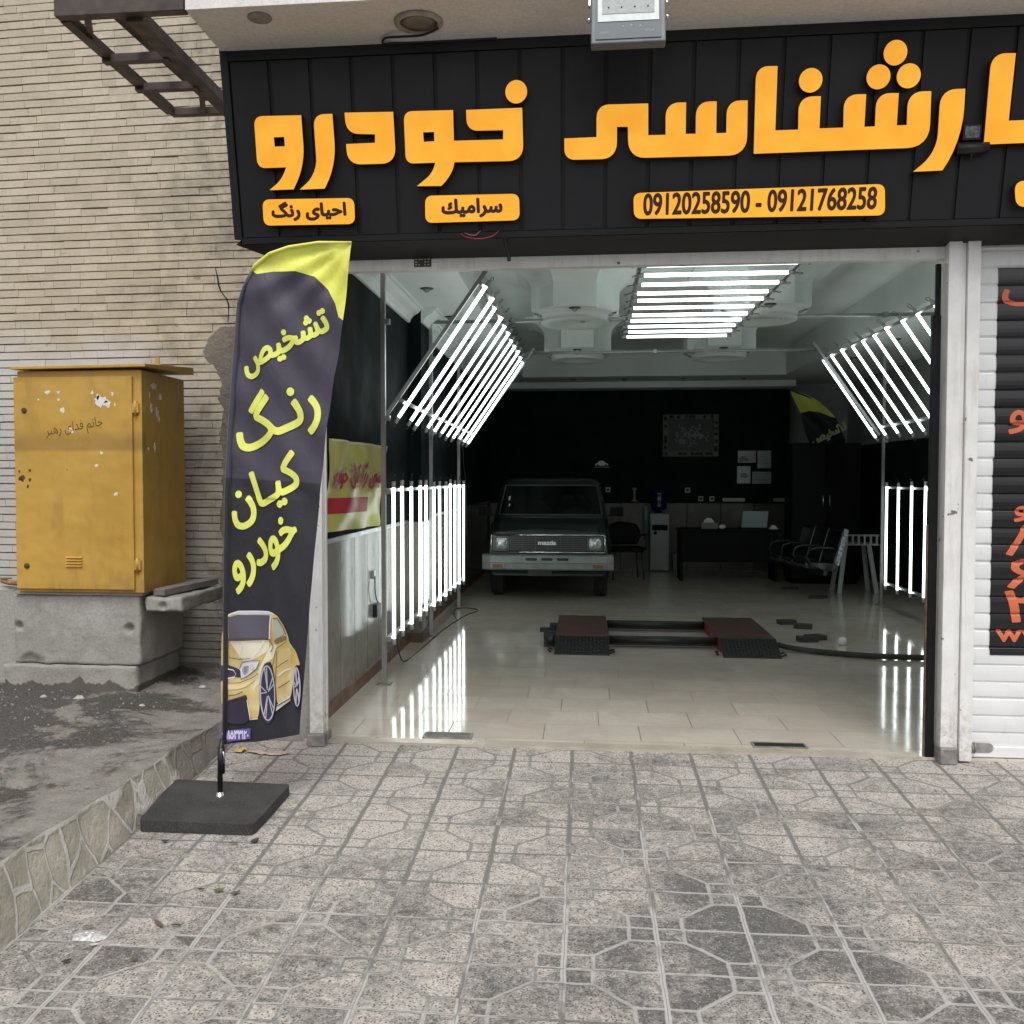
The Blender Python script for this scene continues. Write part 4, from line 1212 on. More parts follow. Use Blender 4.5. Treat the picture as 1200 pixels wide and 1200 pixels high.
pk.prism(v, (0, 0, .04)); o_ = pk.build("stone_plank", concrete("grey_plank", (.17, .165, .155), (.28, .27, .25)), None, bevel=.004)
tag(o_, "weathered grey plank lying on the concrete ledge beside the yellow cabinet", "plank")
g = MB(); g.tube([(-3.78, 6.02, .83), (-3.72, 5.99, .822), (-3.60, 5.97, .815)], .016, 10); g.bar((-3.80, 6.03, .845), (-3.71, 5.99, .848), .03, .008)
tag(g.build("rusty_pipe", mk("orange_rust", (.24, .13, .06), .8, var=.4, vs=25, bump=.3)), "short rusty orange pipe end on the stub wall left of the cabinet", "pipe")

# ------------------------------------------------------------------ feather flag
FY = 4.50
FL_OUT = [(-1.718, 0.222), (-1.715, 0.563), (-1.706, 0.972), (-1.685, 1.419), (-1.669, 1.742), (-1.649, 2.062), (-1.63, 2.321), (-1.6, 2.4), (-1.538, 2.498), (-1.463, 2.544), (-1.373, 2.573), (-1.231, 2.589), (-1.081, 2.594), (-1.106, 2.41), (-1.131, 2.214), (-1.169, 1.977), (-1.203, 1.739), (-1.238, 1.38), (-1.278, 0.937), (-1.305, 0.613), (-1.341, 0.286), (-1.433, 0.258), (-1.558, 0.234)]
def fy(x, z):
    w = .5 + .5 * min(1, max(0, (z - .2) / 2.4))
    a = (x + 1.72)
    top = max(0, min(1, (z - 2.15) / .4))
    ang = math.atan2(z - 2.60, x + 1.07)
    return FY + .028 * math.sin(a * 9.0 + z * .9) * (.4 + .6 * min(1, a / .2)) * (1 - .6 * top) + .008 * math.sin(a * 26 + z * 2.2) + .012 * math.sin(z * 3.3 + a * 4) + .012 * top * math.sin(ang * 17) * min(1, math.hypot(z - 2.6, x + 1.07) / .2) + .006 * math.sin((a * 1.2 + z) * 21) * (1 if z > 1.4 else .3) + .007 * mnoise.noise(Vector((x * 5 + z * 2.5, z * 2.2, 1.7)))
def fm(off): return lambda x, z: Vector((x, fy(x, z) - off, z))
def cloth_mat(name, c1, c2, zsplit=None):
    m = mk(name, c1, .55); t = NT(m); p = t.pos(); X, Y, Z = t.xyz(p)
    n = t.noise(t.vm('MULTIPLY', p, (1, 1, .4)), 9, 4)
    c = t.mix(t.ramp(n, .3, .7), c1, c2)
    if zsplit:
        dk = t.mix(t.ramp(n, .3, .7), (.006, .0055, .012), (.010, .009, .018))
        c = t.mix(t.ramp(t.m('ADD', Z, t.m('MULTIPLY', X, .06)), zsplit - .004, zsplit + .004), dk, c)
    t.col(c)
    t.b.inputs['Sheen Weight'].default_value = .25
    cr = t.noise(t.vm('MULTIPLY', p, (1, 1, .5)), 16, 5, .6, 1.2)
    t.bump(cr, .35, .012)
    return m
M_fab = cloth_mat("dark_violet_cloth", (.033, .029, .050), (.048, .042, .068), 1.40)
M_fyl = cloth_mat("lemon_cloth", (.72, .74, .10), (.80, .82, .16))
flag = thing("feather_flag", "tall dark feather flag with lemon Persian words and printed gold car by the doorway", "flag", (-1.717, 4.444, -.06))
out = rounded([(x, z, .06) for x, z in FL_OUT], 3)
arc = [(-1.560, 2.470), (-1.53, 2.452), (-1.452, 2.462), (-1.341, 2.458), (-1.252, 2.433), (-1.195, 2.376), (-1.163, 2.313), (-1.148, 2.25), (-1.1285, 2.235)]
# split the outline at the arc
black = [(-1.718, .222), (-1.715, .563), (-1.706, .972), (-1.685, 1.419), (-1.669, 1.742), (-1.649, 2.062), (-1.63, 2.321), (-1.60, 2.40)] + arc + [(-1.169, 1.977), (-1.203, 1.739), (-1.238, 1.38), (-1.278, .937), (-1.305, .613), (-1.341, .286), (-1.433, .258), (-1.558, .234)]
yel = list(reversed(arc)) + [(-1.538, 2.498), (-1.50, 2.523), (-1.463, 2.544), (-1.42, 2.561), (-1.373, 2.573), (-1.30, 2.584), (-1.231, 2.590), (-1.15, 2.593), (-1.081, 2.594), (-1.106, 2.41)]
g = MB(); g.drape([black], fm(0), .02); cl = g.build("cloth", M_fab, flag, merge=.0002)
g = MB(); g.drape([yel], fm(0), .02); g.build("cloth_tip", M_fyl, flag, merge=.0002)
# sleeve along the pole side
slv = [(-1.722, .225), (-1.719, .563), (-1.710, .972), (-1.690, 1.419), (-1.674, 1.742), (-1.654, 2.062), (-1.634, 2.321), (-1.603, 2.40), (-1.56, 2.468)]
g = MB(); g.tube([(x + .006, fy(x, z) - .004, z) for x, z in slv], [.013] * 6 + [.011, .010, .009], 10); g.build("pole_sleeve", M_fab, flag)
slv = [(-1.56, 2.466), (-1.538, 2.494), (-1.463, 2.540), (-1.373, 2.569), (-1.231, 2.586), (-1.083, 2.590)]
g = MB(); g.tube([(x, fy(x, z) - .003, z) for x, z in slv], [.009, .009, .0085, .008, .007, .005], 10); g.build("tip_sleeve", M_fyl, flag)
M_seam = mk("lemon_thread", (.35, .35, .33), .6)
M_lem = mk("lemon_print", (.74, .78, .15), .55, var=.06, vs=20)
g = MB()
for s_, bb in (('تشخیص', (-1.607, 1.966, -1.190, 2.288)), ('رنـگ', (-1.643, 1.625, -1.228, 1.922)), ('کیـان', (-1.664, 1.255, -1.330, 1.632)), ('خودرو', (-1.667, .945, -1.338, 1.318))):
    ink(g, fit(text_polys(s_), (bb[0] + .006, bb[1] + .006, bb[2] - .006, bb[3] - .006), R(21)), .0062, .0040, lambda r, lv: g.drape(r, fm(lv), .02), 7)
g.build("lettering", M_lem, cl)
CAR = {
'body' : [(-1.733, 0.737), (-1.698, 0.848), (-1.668, 0.86), (-1.641, 0.868), (-1.483, 0.867), (-1.443, 0.848), (-1.411, 0.807), (-1.388, 0.762), (-1.382, 0.73), (-1.346, 0.686), (-1.327, 0.622), (-1.347, 0.622), (-1.36, 0.576), (-1.37, 0.518), (-1.382, 0.46), (-1.46, 0.412), (-1.466, 0.522), (-1.478, 0.6), (-1.491, 0.625), (-1.511, 0.612), (-1.525, 0.573), (-1.539, 0.495), (-1.553, 0.348), (-1.593, 0.341), (-1.609, 0.464), (-1.646, 0.45), (-1.706, 0.432), (-1.736, 0.412)] ,
'roofhl' : [(-1.691, 0.848), (-1.641, 0.867), (-1.483, 0.866), (-1.457, 0.855), (-1.476, 0.852), (-1.642, 0.849)] ,
'wind' : [(-1.694, 0.835), (-1.642, 0.847), (-1.486, 0.848), (-1.489, 0.735), (-1.693, 0.725)] ,
'sidewin' : [(-1.467, 0.838), (-1.444, 0.839), (-1.424, 0.813), (-1.405, 0.769), (-1.451, 0.736), (-1.465, 0.735)] ,
'mirror' : [(-1.467, 0.726), (-1.451, 0.742), (-1.398, 0.759), (-1.392, 0.743), (-1.458, 0.713)] ,
'hoodhl' : [(-1.693, 0.725), (-1.491, 0.732), (-1.498, 0.677), (-1.577, 0.63), (-1.624, 0.623), (-1.693, 0.718)] ,
'fenderhl' : [(-1.487, 0.703), (-1.451, 0.71), (-1.478, 0.638), (-1.525, 0.612), (-1.545, 0.521), (-1.579, 0.481), (-1.565, 0.546), (-1.535, 0.611)] ,
'lamp' : [(-1.641, 0.59), (-1.627, 0.616), (-1.591, 0.626), (-1.541, 0.627), (-1.555, 0.592), (-1.598, 0.558), (-1.635, 0.538)] ,
'lampin' : [(-1.63, 0.584), (-1.621, 0.602), (-1.594, 0.605), (-1.598, 0.571), (-1.623, 0.555)] ,
'grille' : [(-1.734, 0.601), (-1.704, 0.605), (-1.641, 0.583), (-1.638, 0.544), (-1.678, 0.55), (-1.705, 0.543), (-1.735, 0.526)] ,
'bumpline' : [(-1.705, 0.517), (-1.645, 0.518), (-1.578, 0.546), (-1.545, 0.572), (-1.552, 0.546), (-1.612, 0.5), (-1.658, 0.486), (-1.705, 0.485)] ,
'intake' : [(-1.706, 0.429), (-1.659, 0.434), (-1.619, 0.457), (-1.609, 0.454), (-1.597, 0.341), (-1.627, 0.321), (-1.68, 0.319), (-1.707, 0.328)] ,
'door' : [(-1.451, 0.678), (-1.385, 0.705), (-1.372, 0.685), (-1.386, 0.576), (-1.453, 0.49), (-1.459, 0.574)] ,
'sill' : [(-1.467, 0.386), (-1.46, 0.419), (-1.384, 0.472), (-1.381, 0.45)] ,
'wheelF' : [(-1.464, 0.474), (-1.465, 0.435), (-1.47, 0.399), (-1.477, 0.368), (-1.485, 0.344), (-1.495, 0.329), (-1.506, 0.324), (-1.517, 0.329), (-1.526, 0.343), (-1.535, 0.367), (-1.541, 0.397), (-1.545, 0.433), (-1.546, 0.472), (-1.544, 0.511), (-1.54, 0.547), (-1.533, 0.578), (-1.524, 0.601), (-1.514, 0.616), (-1.503, 0.622), (-1.493, 0.617), (-1.483, 0.602), (-1.475, 0.579), (-1.469, 0.548), (-1.465, 0.512)] ,
'wheelR' : [(-1.325, 0.519), (-1.326, 0.487), (-1.329, 0.458), (-1.334, 0.435), (-1.339, 0.42), (-1.346, 0.415), (-1.352, 0.42), (-1.357, 0.435), (-1.361, 0.457), (-1.364, 0.486), (-1.364, 0.518), (-1.363, 0.55), (-1.36, 0.579), (-1.356, 0.602), (-1.35, 0.616), (-1.344, 0.622), (-1.338, 0.617), (-1.333, 0.602), (-1.328, 0.58), (-1.326, 0.551)] ,
'tag' : [(-1.737, 0.282), (-1.59, 0.302), (-1.593, 0.25), (-1.738, 0.229)] ,
}
def pm(name, c, r=.5): return mk(name, c, r)
M_gold = mk("print_gold", (.56, .42, .16), .55); tt = NT(M_gold); pz_ = tt.pos()
tt.col(tt.mix(tt.ramp(tt.noise(pz_, 7, 3), .35, .65), (.50, .35, .10), (.68, .58, .30)))
cc = {'body': M_gold, 'roofhl': pm("print_silver", (.66, .66, .70)), 'wind': pm("print_windscreen", (.095, .09, .115)), 'sidewin': pm("print_side_window", (.42, .43, .36)),
      'mirror': pm("print_mirror", (.20, .155, .07)), 'hoodhl': pm("print_bonnet_light", (.72, .67, .52)), 'fenderhl': pm("print_wing_light", (.74, .69, .50)),
      'lamp': pm("print_lamp", (.70, .70, .73)), 'lampin': pm("print_lamp_inner", (.25, .25, .27)), 'grille': pm("print_grille", (.035, .03, .05)),
      'bumpline': pm("print_bumper_light", (.76, .62, .30)), 'intake': pm("print_intake", (.028, .022, .045)), 'door': pm("print_door", (.60, .46, .20)),
      'sill': pm("print_sill", (.70, .66, .58)), 'wheelF': pm("print_tyre", (.03, .03, .06)), 'wheelR': pm("print_tyre_rear", (.03, .03, .06)), 'tag': pm("print_violet", (.13, .085, .32))}
order = ['body', 'door', 'hoodhl', 'fenderhl', 'roofhl', 'wind', 'sidewin', 'mirror', 'bumpline', 'grille', 'lamp', 'lampin', 'intake', 'sill', 'wheelF', 'wheelR', 'tag']
g = MB()
def smooth(l, it=2):
    for _ in range(it):
        o = []
        for i in range(len(l)):
            p, q = l[i], l[(i + 1) % len(l)]
            o += [(p[0] * .86 + q[0] * .14, p[1] * .86 + q[1] * .14), (p[0] * .14 + q[0] * .86, p[1] * .14 + q[1] * .86)]
        l = o
    return l
for i, k in enumerate(order):
    g.drape([CAR[k] if k in ('tag', 'wheelF', 'wheelR', 'wind', 'intake', 'grille', 'sidewin', 'mirror', 'sill') else smooth(CAR[k])], fm(.004 + i * .0004), .02, i)
ink_i = len(order)
M_inkl = pm("print_outline", (.07, .055, .05)); M_rim = pm("print_rim", (.45, .47, .56)); M_wht = pm("print_white", (.75, .72, .82))
def line(pts, w, mi, lev):
    L, Q = [], []
    for i, p in enumerate(pts):
        a = Vector(pts[max(i - 1, 0)]); b = Vector(pts[min(i + 1, len(pts) - 1)]); d = (b - a).normalized(); n = Vector((-d.y, d.x)) * w
        L.append((p[0] + n.x, p[1] + n.y)); Q.append((p[0] - n.x, p[1] - n.y))
    g.drape([L + Q[::-1]], fm(lev + .0015), .02, mi)
def ell(cx, cz, rx, rz, a, b, n=14): return [(cx + rx * math.cos(a + (b - a) * i / n), cz + rz * math.sin(a + (b - a) * i / n)) for i in range(n + 1)]
for (cx, cz, rx, rz) in ((-1.505, .473, .036, .132), (-1.345, .519, .0165, .092)):
    line(ell(cx, cz, rx, rz, 0, math.pi, 16), .0028, ink_i + 1, .0105); line(ell(cx, cz, rx, rz, math.pi, 2 * math.pi, 16), .0028, ink_i + 1, .0105)
    for q in range(5):
        a = q * 2 * math.pi / 5 + .5
        for d in (-.14, .14):
            line([(cx + rx * .12 * math.cos(a), cz + rz * .12 * math.sin(a)), (cx + rx * .95 * math.cos(a + d), cz + rz * .95 * math.sin(a + d))], .0022, ink_i + 1, .0110 + (q + (d > 0) * 5) * .00012)
for pts, w in ([(-1.693, .722), (-1.60, .728), (-1.489, .733), (-1.470, .70), (-1.484, .672)], .0022), ([(-1.641, .590), (-1.627, .618), (-1.591, .628), (-1.539, .629), (-1.555, .592), (-1.598, .556), (-1.637, .535)], .0018), \
        ([(-1.478, .60), (-1.455, .69), (-1.39, .735)], .0014), ([(-1.466, .52), (-1.457, .60), (-1.452, .68)], .0014), ([(-1.46, .412), (-1.382, .46)], .0022), ([(-1.609, .46), (-1.646, .447), (-1.706, .43)], .003), ([(-1.467, .835), (-1.444, .84), (-1.415, .805), (-1.395, .765)], .0022), ([(-1.705, .517), (-1.645, .519), (-1.578, .546), (-1.548, .568)], .0015):
    line(pts, w, ink_i, .0118)
for pts, w, mi in (([(-1.700, .585), (-1.672, .580), (-1.660, .560), (-1.672, .545), (-1.700, .540)], .0022, ink_i + 2), ([(-1.640, .586), (-1.625, .570), (-1.620, .556)], .002, ink_i + 2),
                   (ell(-1.610, .585, .011, .018, 0, 3.1), .0016, ink_i + 1), (ell(-1.610, .585, .011, .018, 3.1, 6.2), .0016, ink_i + 1), (ell(-1.578, .598, .008, .013, 0, 3.1), .0014, ink_i + 1), (ell(-1.578, .598, .008, .013, 3.1, 6.2), .0014, ink_i + 1),
                   ([(-1.693, .640), (-1.640, .634), (-1.585, .640)], .0016, ink_i), ([(-1.62, .72), (-1.632, .68), (-1.640, .64)], .0012, ink_i + 2), ([(-1.52, .725), (-1.545, .68), (-1.575, .645)], .0018, ink_i + 2),
                   ([(-1.455, .60), (-1.42, .625), (-1.385, .645)], .0014, ink_i), ([(-1.45, .56), (-1.41, .59), (-1.375, .605)], .0022, ink_i + 2), ([(-1.45, .50), (-1.41, .525), (-1.382, .545)], .0018, ink_i),
                   ([(-1.690, .845), (-1.640, .866), (-1.560, .868), (-1.483, .867)], .0022, ink_i + 2), ([(-1.489, .735), (-1.486, .80), (-1.478, .85)], .0030, ink_i + 2), ([(-1.553, .35), (-1.590, .343), (-1.605, .44)], .0018, ink_i + 2),
                   ([(-1.706, .455), (-1.660, .462), (-1.625, .478)], .0020, ink_i), ([(-1.693, .728), (-1.600, .735), (-1.492, .738)], .0025, ink_i)):
    line(pts, w, mi, .0122)
for i, r in enumerate(fit(text_polys('۰۲۱۳۳۵۱۱۹', .03), (-1.725, .247, -1.600, .290))):
    g.drape(r, fm(.0140), .02, ink_i + 2)
g.build("car_print", [cc[k] for k in order] + [M_inkl, M_rim, M_wht], cl)
M_pole = mk("dark_pole", (.022, .022, .024), .35, metal=.4)
g = MB(); g.tube([(-1.717, 4.444, -.03), (-1.717, 4.452, .20), (-1.713, 4.47, .26)], .0125, 12); g.tube([(-1.712, 4.452, .10), (-1.712, 4.452, .225)], .017, 12); g.build("pole", M_pole, flag)
g = MB(); g.lathe((-1.717, 4.444, -.018), [(.03, 0), (.03, .006), (.018, .010), (.016, .03)], 16); g.build("pole_socket", M_chrome, flag)
g = MB(); g.tube([(-1.697, 4.445, .15), (-1.690, 4.43, .19), (-1.695, 4.432, .21)], .004, 6); g.build("clip", M_alu, flag)
def rub(name):
    m = mk(name, (.028, .028, .029), .8); t = NT(m); p = t.pos()
    f = t.noise(p, 160, 2, .6); t.col(t.mix(t.ramp(f, .45, .7), (.022, .022, .023), (.06, .06, .06)))
    t.col(t.mix(t.ramp(t.noise(p, 5, 5), .4, .75, 0, .4), t.mix(t.ramp(f, .45, .7), (.022, .022, .023), (.06, .06, .06)), (.10, .095, .088)))
    t.bump(f, .5, .004); return m
M_rub = rub("black_rubber")
g = MB(); q = rounded([(-1.966, 4.122, .02), (-1.443, 4.124, .035), (-1.428, 4.62, .025), (-2.03, 4.637, .02)], 5)
g.poly([q], lambda x, y: Vector((x, y, pz(y) + .052)), lambda x, y: Vector((x, y, pz(y) + .002)))
g.build("rubber_base", M_rub, flag, bevel=.008)

# ------------------------------------------------------------------ light racks in the workshop
M_tube = emit("lit_tube", (.90, 1.0, .975), 3.6)
M_cap = mk("tube_cap", (.50, .52, .52), .4, metal=.3)
M_wire = mk("dark_wire", (.02, .022, .022), .5)
def tube_obj(p0, p1, parent):
    p0, p1 = Vector(p0), Vector(p1); d = (p1 - p0).normalized()
    g = MB(); g.tube([p0 + d * .035, p1 - d * .035], .0128, 12); t = g.build("tube", M_tube, parent)
    for a, b in ((p0 - d * .012, p0 + d * .036), (p1 - d * .036, p1 + d * .012)):
        g = MB(); g.tube([a, b], .0155, 10); g.build("end_cap", M_cap, t)
    return t
def rack(name, label, p0, p1, n, step, rails, jit=0.0, lean=None, seed=1):
    """n lit tubes from p0-p1, each step further into the shop; rails are two lines across them"""
    rr = random.Random(seed)
    t = thing(name, label, "light rack", p0, "racks of lit tubes in the workshop")
    P0, P1, st = Vector(p0), Vector(p1), Vector(step)
    d = (P1 - P0).normalized()
    first = tube_obj(P0, P1, t)
    offs = [Vector((0, 0, 0))]
    for i in range(1, n):
        o = st * i + st.normalized() * rr.uniform(-jit, jit) + d * rr.uniform(-.012, .012)
        offs.append(o)
        c = copy_part(first, t, o)
        if lean: c.rotation_euler = (rr.uniform(-lean, lean) / 1.2, 0, 0)
    for f, off in rails:
        a = P0 + (P1 - P0) * f + Vector(off)
        g = MB(); g.bar(a - st * .25, a + st * (n - 1 + .25), .034, .024, d if abs(d.z) < .9 else (0, 0, 1)); g.build("rail", M_alu, t)
    for f in (0.0, 1.0):
        q = P0 if f == 0 else P1
        s_ = -1 if f == 0 else 1
        for i in range(n - 1):
            a = q + offs[i] + d * s_ * .012; b = q + offs[i] + st * .30 + Vector(rails[0][1]) * 1.0
            up = d * s_ * rr.uniform(.03, .06)
            g = MB(); g.tube([a, a + up * .7 + st * .03, a + up + st * .12, a + up * .8 + st * .22, b + d * s_ * .0], .0022, 5); g.build("wire", M_wire, t)
    return t
rack("tube_rack", "upright rack of twelve lit white tubes standing along the marble dado of the left wall", (-1.42, 7.2, .262), (-1.42, 7.2, 1.462), 12, (0, .385, 0), [(.04, (-.03, 0, 0)), (.955, (-.03, 0, 0))], .05, .022, 1)
rack("tube_rack", "slanting rack of lit tubes between the left wall and the ceiling", (-1.385, 7.12, 1.915), (-.700, 7.12, 2.915), 11, (0, .43, -.004), [(.12, (-.02, 0, .02)), (.955, (-.02, 0, .02))], .06, None, 2)
rack("tube_rack", "flat rack of lit tubes hanging under the middle of the ceiling", (.352, 6.46, 2.868), (1.372, 6.46, 2.868), 11, (0, .322, 0), [(.0, (0, 0, .03)), (1.0, (0, 0, .03))], .02, None, 3)
rack("tube_rack", "slanting rack of lit tubes on the right, partly behind the black door jamb", (3.30, 7.62, 1.935), (2.665, 7.62, 2.88), 11, (0, .396, 0), [(.12, (.02, 0, .02)), (.955, (.02, 0, .02))], .03, None, 4)
rack("tube_rack", "upright rack of lit tubes against the black wall at the right edge of the doorway", (3.45, 7.5, .228), (3.45, 7.5, 1.442), 11, (0, .42, 0), [(.04, (.03, 0, 0)), (.955, (.03, 0, 0))], .02, .012, 5)

def pole(x, y, label, z1=3.42):
    t = thing("support_pole", label, "pole", (x, y, 0), "metal poles carrying the tube racks")
    g = MB(); g.bar((x, y, 0), (x, y, z1), .032, .032, (0, 1, 0)); g.build("tube_post", M_alu, t)
    g = MB(); g.box(x - .05, x + .05, y - .05, y + .05, .0, .008); g.build("foot_plate", M_galv, t)
    g = MB()
    for z in (.33, 1.40, 1.93, 2.62): g.box(x + .017, x + .05, y - .018, y + .018, z - .018, z + .018)
    g.build("clamp", M_alu, t)
pole(-1.45, 6.985, "nearest tall metal pole standing by the left light racks")
pole(-1.45, 9.18, "middle metal pole behind the left light racks")
pole(-1.45, 11.22, "farthest of the metal poles at the left light racks")
pole(3.47, 11.95, "metal pole at the far end of the right light racks")
g = MB(); g.bar((-1.46, 7.05, 1.93), (-.61, 7.05, 3.13), .026, .026, (0, 1, 0))
tag(g.build("slanting_strut", M_alu), "slanting metal strut along the near end of the left slanting rack", "strut")
g = MB(); g.bar((-1.40, 11.6, 1.90), (-.60, 11.6, 3.02), .03, .03, (0, 1, 0)); tag(g.build("slanting_strut", M_alu), "slanting metal strut at the far end of the left slanting rack", "strut")
g = MB(); g.bar((3.28, 11.45, 1.98), (2.55, 11.45, 3.02), .03, .03, (0, 1, 0)); tag(g.build("slanting_strut", M_alu), "slanting metal strut behind the right slanting rack", "strut")
for y, z, x0, x1, lab in ((9.2, 2.965, -1.45, 3.47, "nearer white conduit crossing under the ceiling medallions"), (11.6, 2.965, -.62, 2.62, "farther white conduit crossing below the last medallions")):
    g = MB(); g.tube([(x0, y, z), (x1, y, z)], .017, 10)
    for k in range(int((x1 - x0) / .9)): g.box(x0 + .5 + k * .9, x0 + .54 + k * .9, y - .024, y + .024, z - .024, z + .024)
    tag(g.build("ceiling_conduit", M_alu), lab, "conduit")
wire("floor_cable", "thin black cable lying on the tiled floor beside the upright left rack", [(-1.44, 7.4, .27), (-1.46, 7.6, .12), (-1.452, 7.85, .006), (-1.418, 8.70, .006), (-1.386, 9.55, .006), (-1.293, 10.5, .006), (-1.20, 10.95, .006), (-1.32, 11.15, .006), (-1.458, 11.07, .006), (-1.44, 10.7, .006), (-1.36, 10.3, .006)], .005, M_wire, "cable")
so_ = thing("wall_socket", "black wall socket with a hanging lead low on the marble dado", "socket", (-1.598, 7.35, .5))
g = MB(); g.box(-1.599, -1.565, 7.28, 7.42, .44, .54); g.build("box", M_dark, so_, bevel=.004)
g = MB(); g.tube([(-1.58, 7.27, .76), (-1.575, 7.25, .66), (-1.575, 7.28, .60), (-1.57, 7.33, .55)], .005, 6); g.build("lead", M_wire, so_)
g = MB(); g.box(-1.599, -1.580, 7.24, 7.30, .74, .80); g.build("socket_plate", M_alu, so_)

# ------------------------------------------------------------------ plastic poster on the left wall
M_poy = cloth_mat("olive_yellow_vinyl", (.40, .38, .035), (.50, .48, .07))
for mm in (M_poy,):
    mm.node_tree.nodes["Principled BSDF"].inputs['Roughness'].default_value = .34
    for nd in mm.node_tree.nodes:
        if nd.type == 'BUMP': nd.inputs['Strength'].default_value = .18
po = thing("vinyl_poster", "wrinkled yellow vinyl poster with red Persian words on the black left wall", "poster", (-1.58, 6.7, 1.15))
PC = [(5.97, 1.745), (7.74, 1.752), (7.34, 1.135), (5.85, 1.165)]
def pox(y, z):
    return -1.575 + .018 * math.sin(y * 6 + z * 5) * .6 + .014 * math.sin((y - z * 1.5) * 9) + .022 * math.exp(-((y - 7.1 + (z - 1.4)) / .12) ** 2)
def pom(off): return lambda y, z: Vector((pox(y, z) + off, y, z))
def bil(u, v):
    a = Vector(PC[3]) * (1 - u) + Vector(PC[2]) * u; b = Vector(PC[0]) * (1 - u) + Vector(PC[1]) * u
    return a * (1 - v) + b * v
g = MB(); g.drape([PC], pom(0), .03); pv = g.build("vinyl", M_poy, po, merge=.0002)
M_redp = mk("crimson_print", (.38, .012, .025), .5)
M_palp = mk("cream_outline", (.66, .63, .45), .5)
g = MB()
for lev, bold, mi, nn in ((.0025, .012, 1, 6), (.014, .0052, 0, 5)):
    ink(g, fit(text_polys('تشخیص رنگ کیان خودرو'), (.06, .46, .985, .78)), bold, lev, lambda r, lv: g.drape([[tuple(bil(*p)) for p in l] for l in r], pom(lv), .03, mi), nn)
g.drape([[tuple(bil(*p)) for p in ((.04, .19), (.70, .19), (.70, .36), (.04, .36))]], pom(.003), .03, 0)
g.drape([[tuple(bil(*p)) for p in ((.02, .975), (.98, .975), (.98, .998), (.02, .998))]], pom(.003), .03, 1)
g.build("print", [M_redp, M_palp], pv)

# ------------------------------------------------------------------ pickup truck
TX, TY = -.455, 11.95
M_bk = mk("black_laminate", (.003, .0033, .0036), .6, spec=.15)
M_body = mk("dark_green_paint", (.011, .022, .019), .32, coat=.3, var=.1, vs=3)
M_bump = mk("grey_bumper", (.27, .30, .29), .4, metal=.25, var=.15, vs=8)
M_glas = mk("dark_window_glass", (.004, .005, .005), .06)
M_grl = mk("grille_black", (.02, .022, .022), .4)
M_grb = mk("grille_bar", (.10, .105, .105), .35, metal=.4)
M_lampg = mk("headlamp_glass", (.55, .60, .58), .08, metal=.6, var=.3, vs=60)
M_ind = mk("amber_lens", (.22, .075, .035), .2)
M_tyre = mk("tyre_rubber", (.014, .014, .014), .85)
tr = thing("pickup_truck", "old dark green pickup truck parked nose forward at the back of the workshop", "pickup", (TX, TY, 0))
def T(x, y, z): return Vector((TX + x, TY + y, z))
def loft(g, secs, mi=0, smooth=True):
    k = len(secs[0])
    g.add([T(*p) for s_ in secs for p in s_], [(j * k + i, j * k + (i + 1) % k, (j + 1) * k + (i + 1) % k, (j + 1) * k + i) for j in range(len(secs) - 1) for i in range(k)], mi, smooth)
    o = len(g.v) - k * len(secs)
    g.f.append([o + i for i in reversed(range(k))]); g.mi.append(mi); g.sm.append(False)
    g.f.append([o + (len(secs) - 1) * k + i for i in range(k)]); g.mi.append(mi); g.sm.append(False)
def sec(y, w, z0, z1, r=.06, crown=.02):
    pts = [(-w + r, y, z0), (w - r, y, z0), (w, y, z0 + r), (w + .02, y, (z0 + z1) / 2), (w - .005, y, z1 - r * 1.1), (w - r * .5, y, z1 - r * .3), (w - r * 1.6, y, z1),
           (w * .4, y, z1 + crown), (-w * .4, y, z1 + crown), (-w + r * 1.6, y, z1), (-w + r * .5, y, z1 - r * .3), (-w + .005, y, z1 - r * 1.1), (-w - .02, y, (z0 + z1) / 2), (-w, y, z0 + r)]
    return pts
g = MB()
loft(g, [sec(.13, .70, .36, .83, .05), sec(.20, .735, .34, .855), sec(.45, .755, .33, .90), sec(.80, .765, .33, .965, .06, .012), sec(1.3, .77, .33, .98, .05, .0), sec(2.05, .77, .33, .98, .05, 0), sec(2.12, .76, .33, .96, .05, 0)])
g.build("body", M_body, tr)
g = MB()
loft(g, [[(x, y - .07 * (1 - abs(x) / .7) ** 2, z) for x, y, z in s_] for s_ in (
    [(-.60, .12, .80), (.60, .12, .80), (.615, .12, .838), (-.615, .12, .838)], [(-.61, .40, .86), (.61, .40, .86), (.63, .40, .925), (-.63, .40, .925)], [(-.62, .84, .93), (.62, .84, .93), (.645, .84, .992), (-.645, .84, .992)])], 0, False)
g.build("bonnet", M_body, tr, bevel=.012)
g = MB()   # greenhouse
def gs(z, yf, yb, w): return [(-w, yf + .05, z), (-w * .8, yf + .01, z), (0, yf, z), (w * .8, yf + .01, z), (w, yf + .05, z), (w, yb, z), (-w, yb, z)]
loft(g, [gs(.965, .78, 2.10, .735), gs(1.0, .80, 2.10, .73), gs(1.41, 1.16, 2.06, .655), gs(1.455, 1.21, 2.03, .635), gs(1.49, 1.32, 1.96, .58), gs(1.505, 1.5, 1.8, .40)])
cab = g.build("cab", M_body, tr)
def gp(u, z, off):
    f = (z - 1.0) / .41; yf = .80 + .36 * f; w = .73 - .075 * f
    x = u * w
    y = yf + (.05 * max(0, abs(u) - .8) / .2 + .01 * min(1, abs(u) / .8))
    return T(x, y - off * .75, z + off * .66)
g = MB()
N_ = 12
vs = [gp(-.90 + 1.80 * i / N_, z, .008) for z in (1.025, 1.2, 1.385) for i in range(N_ + 1)]
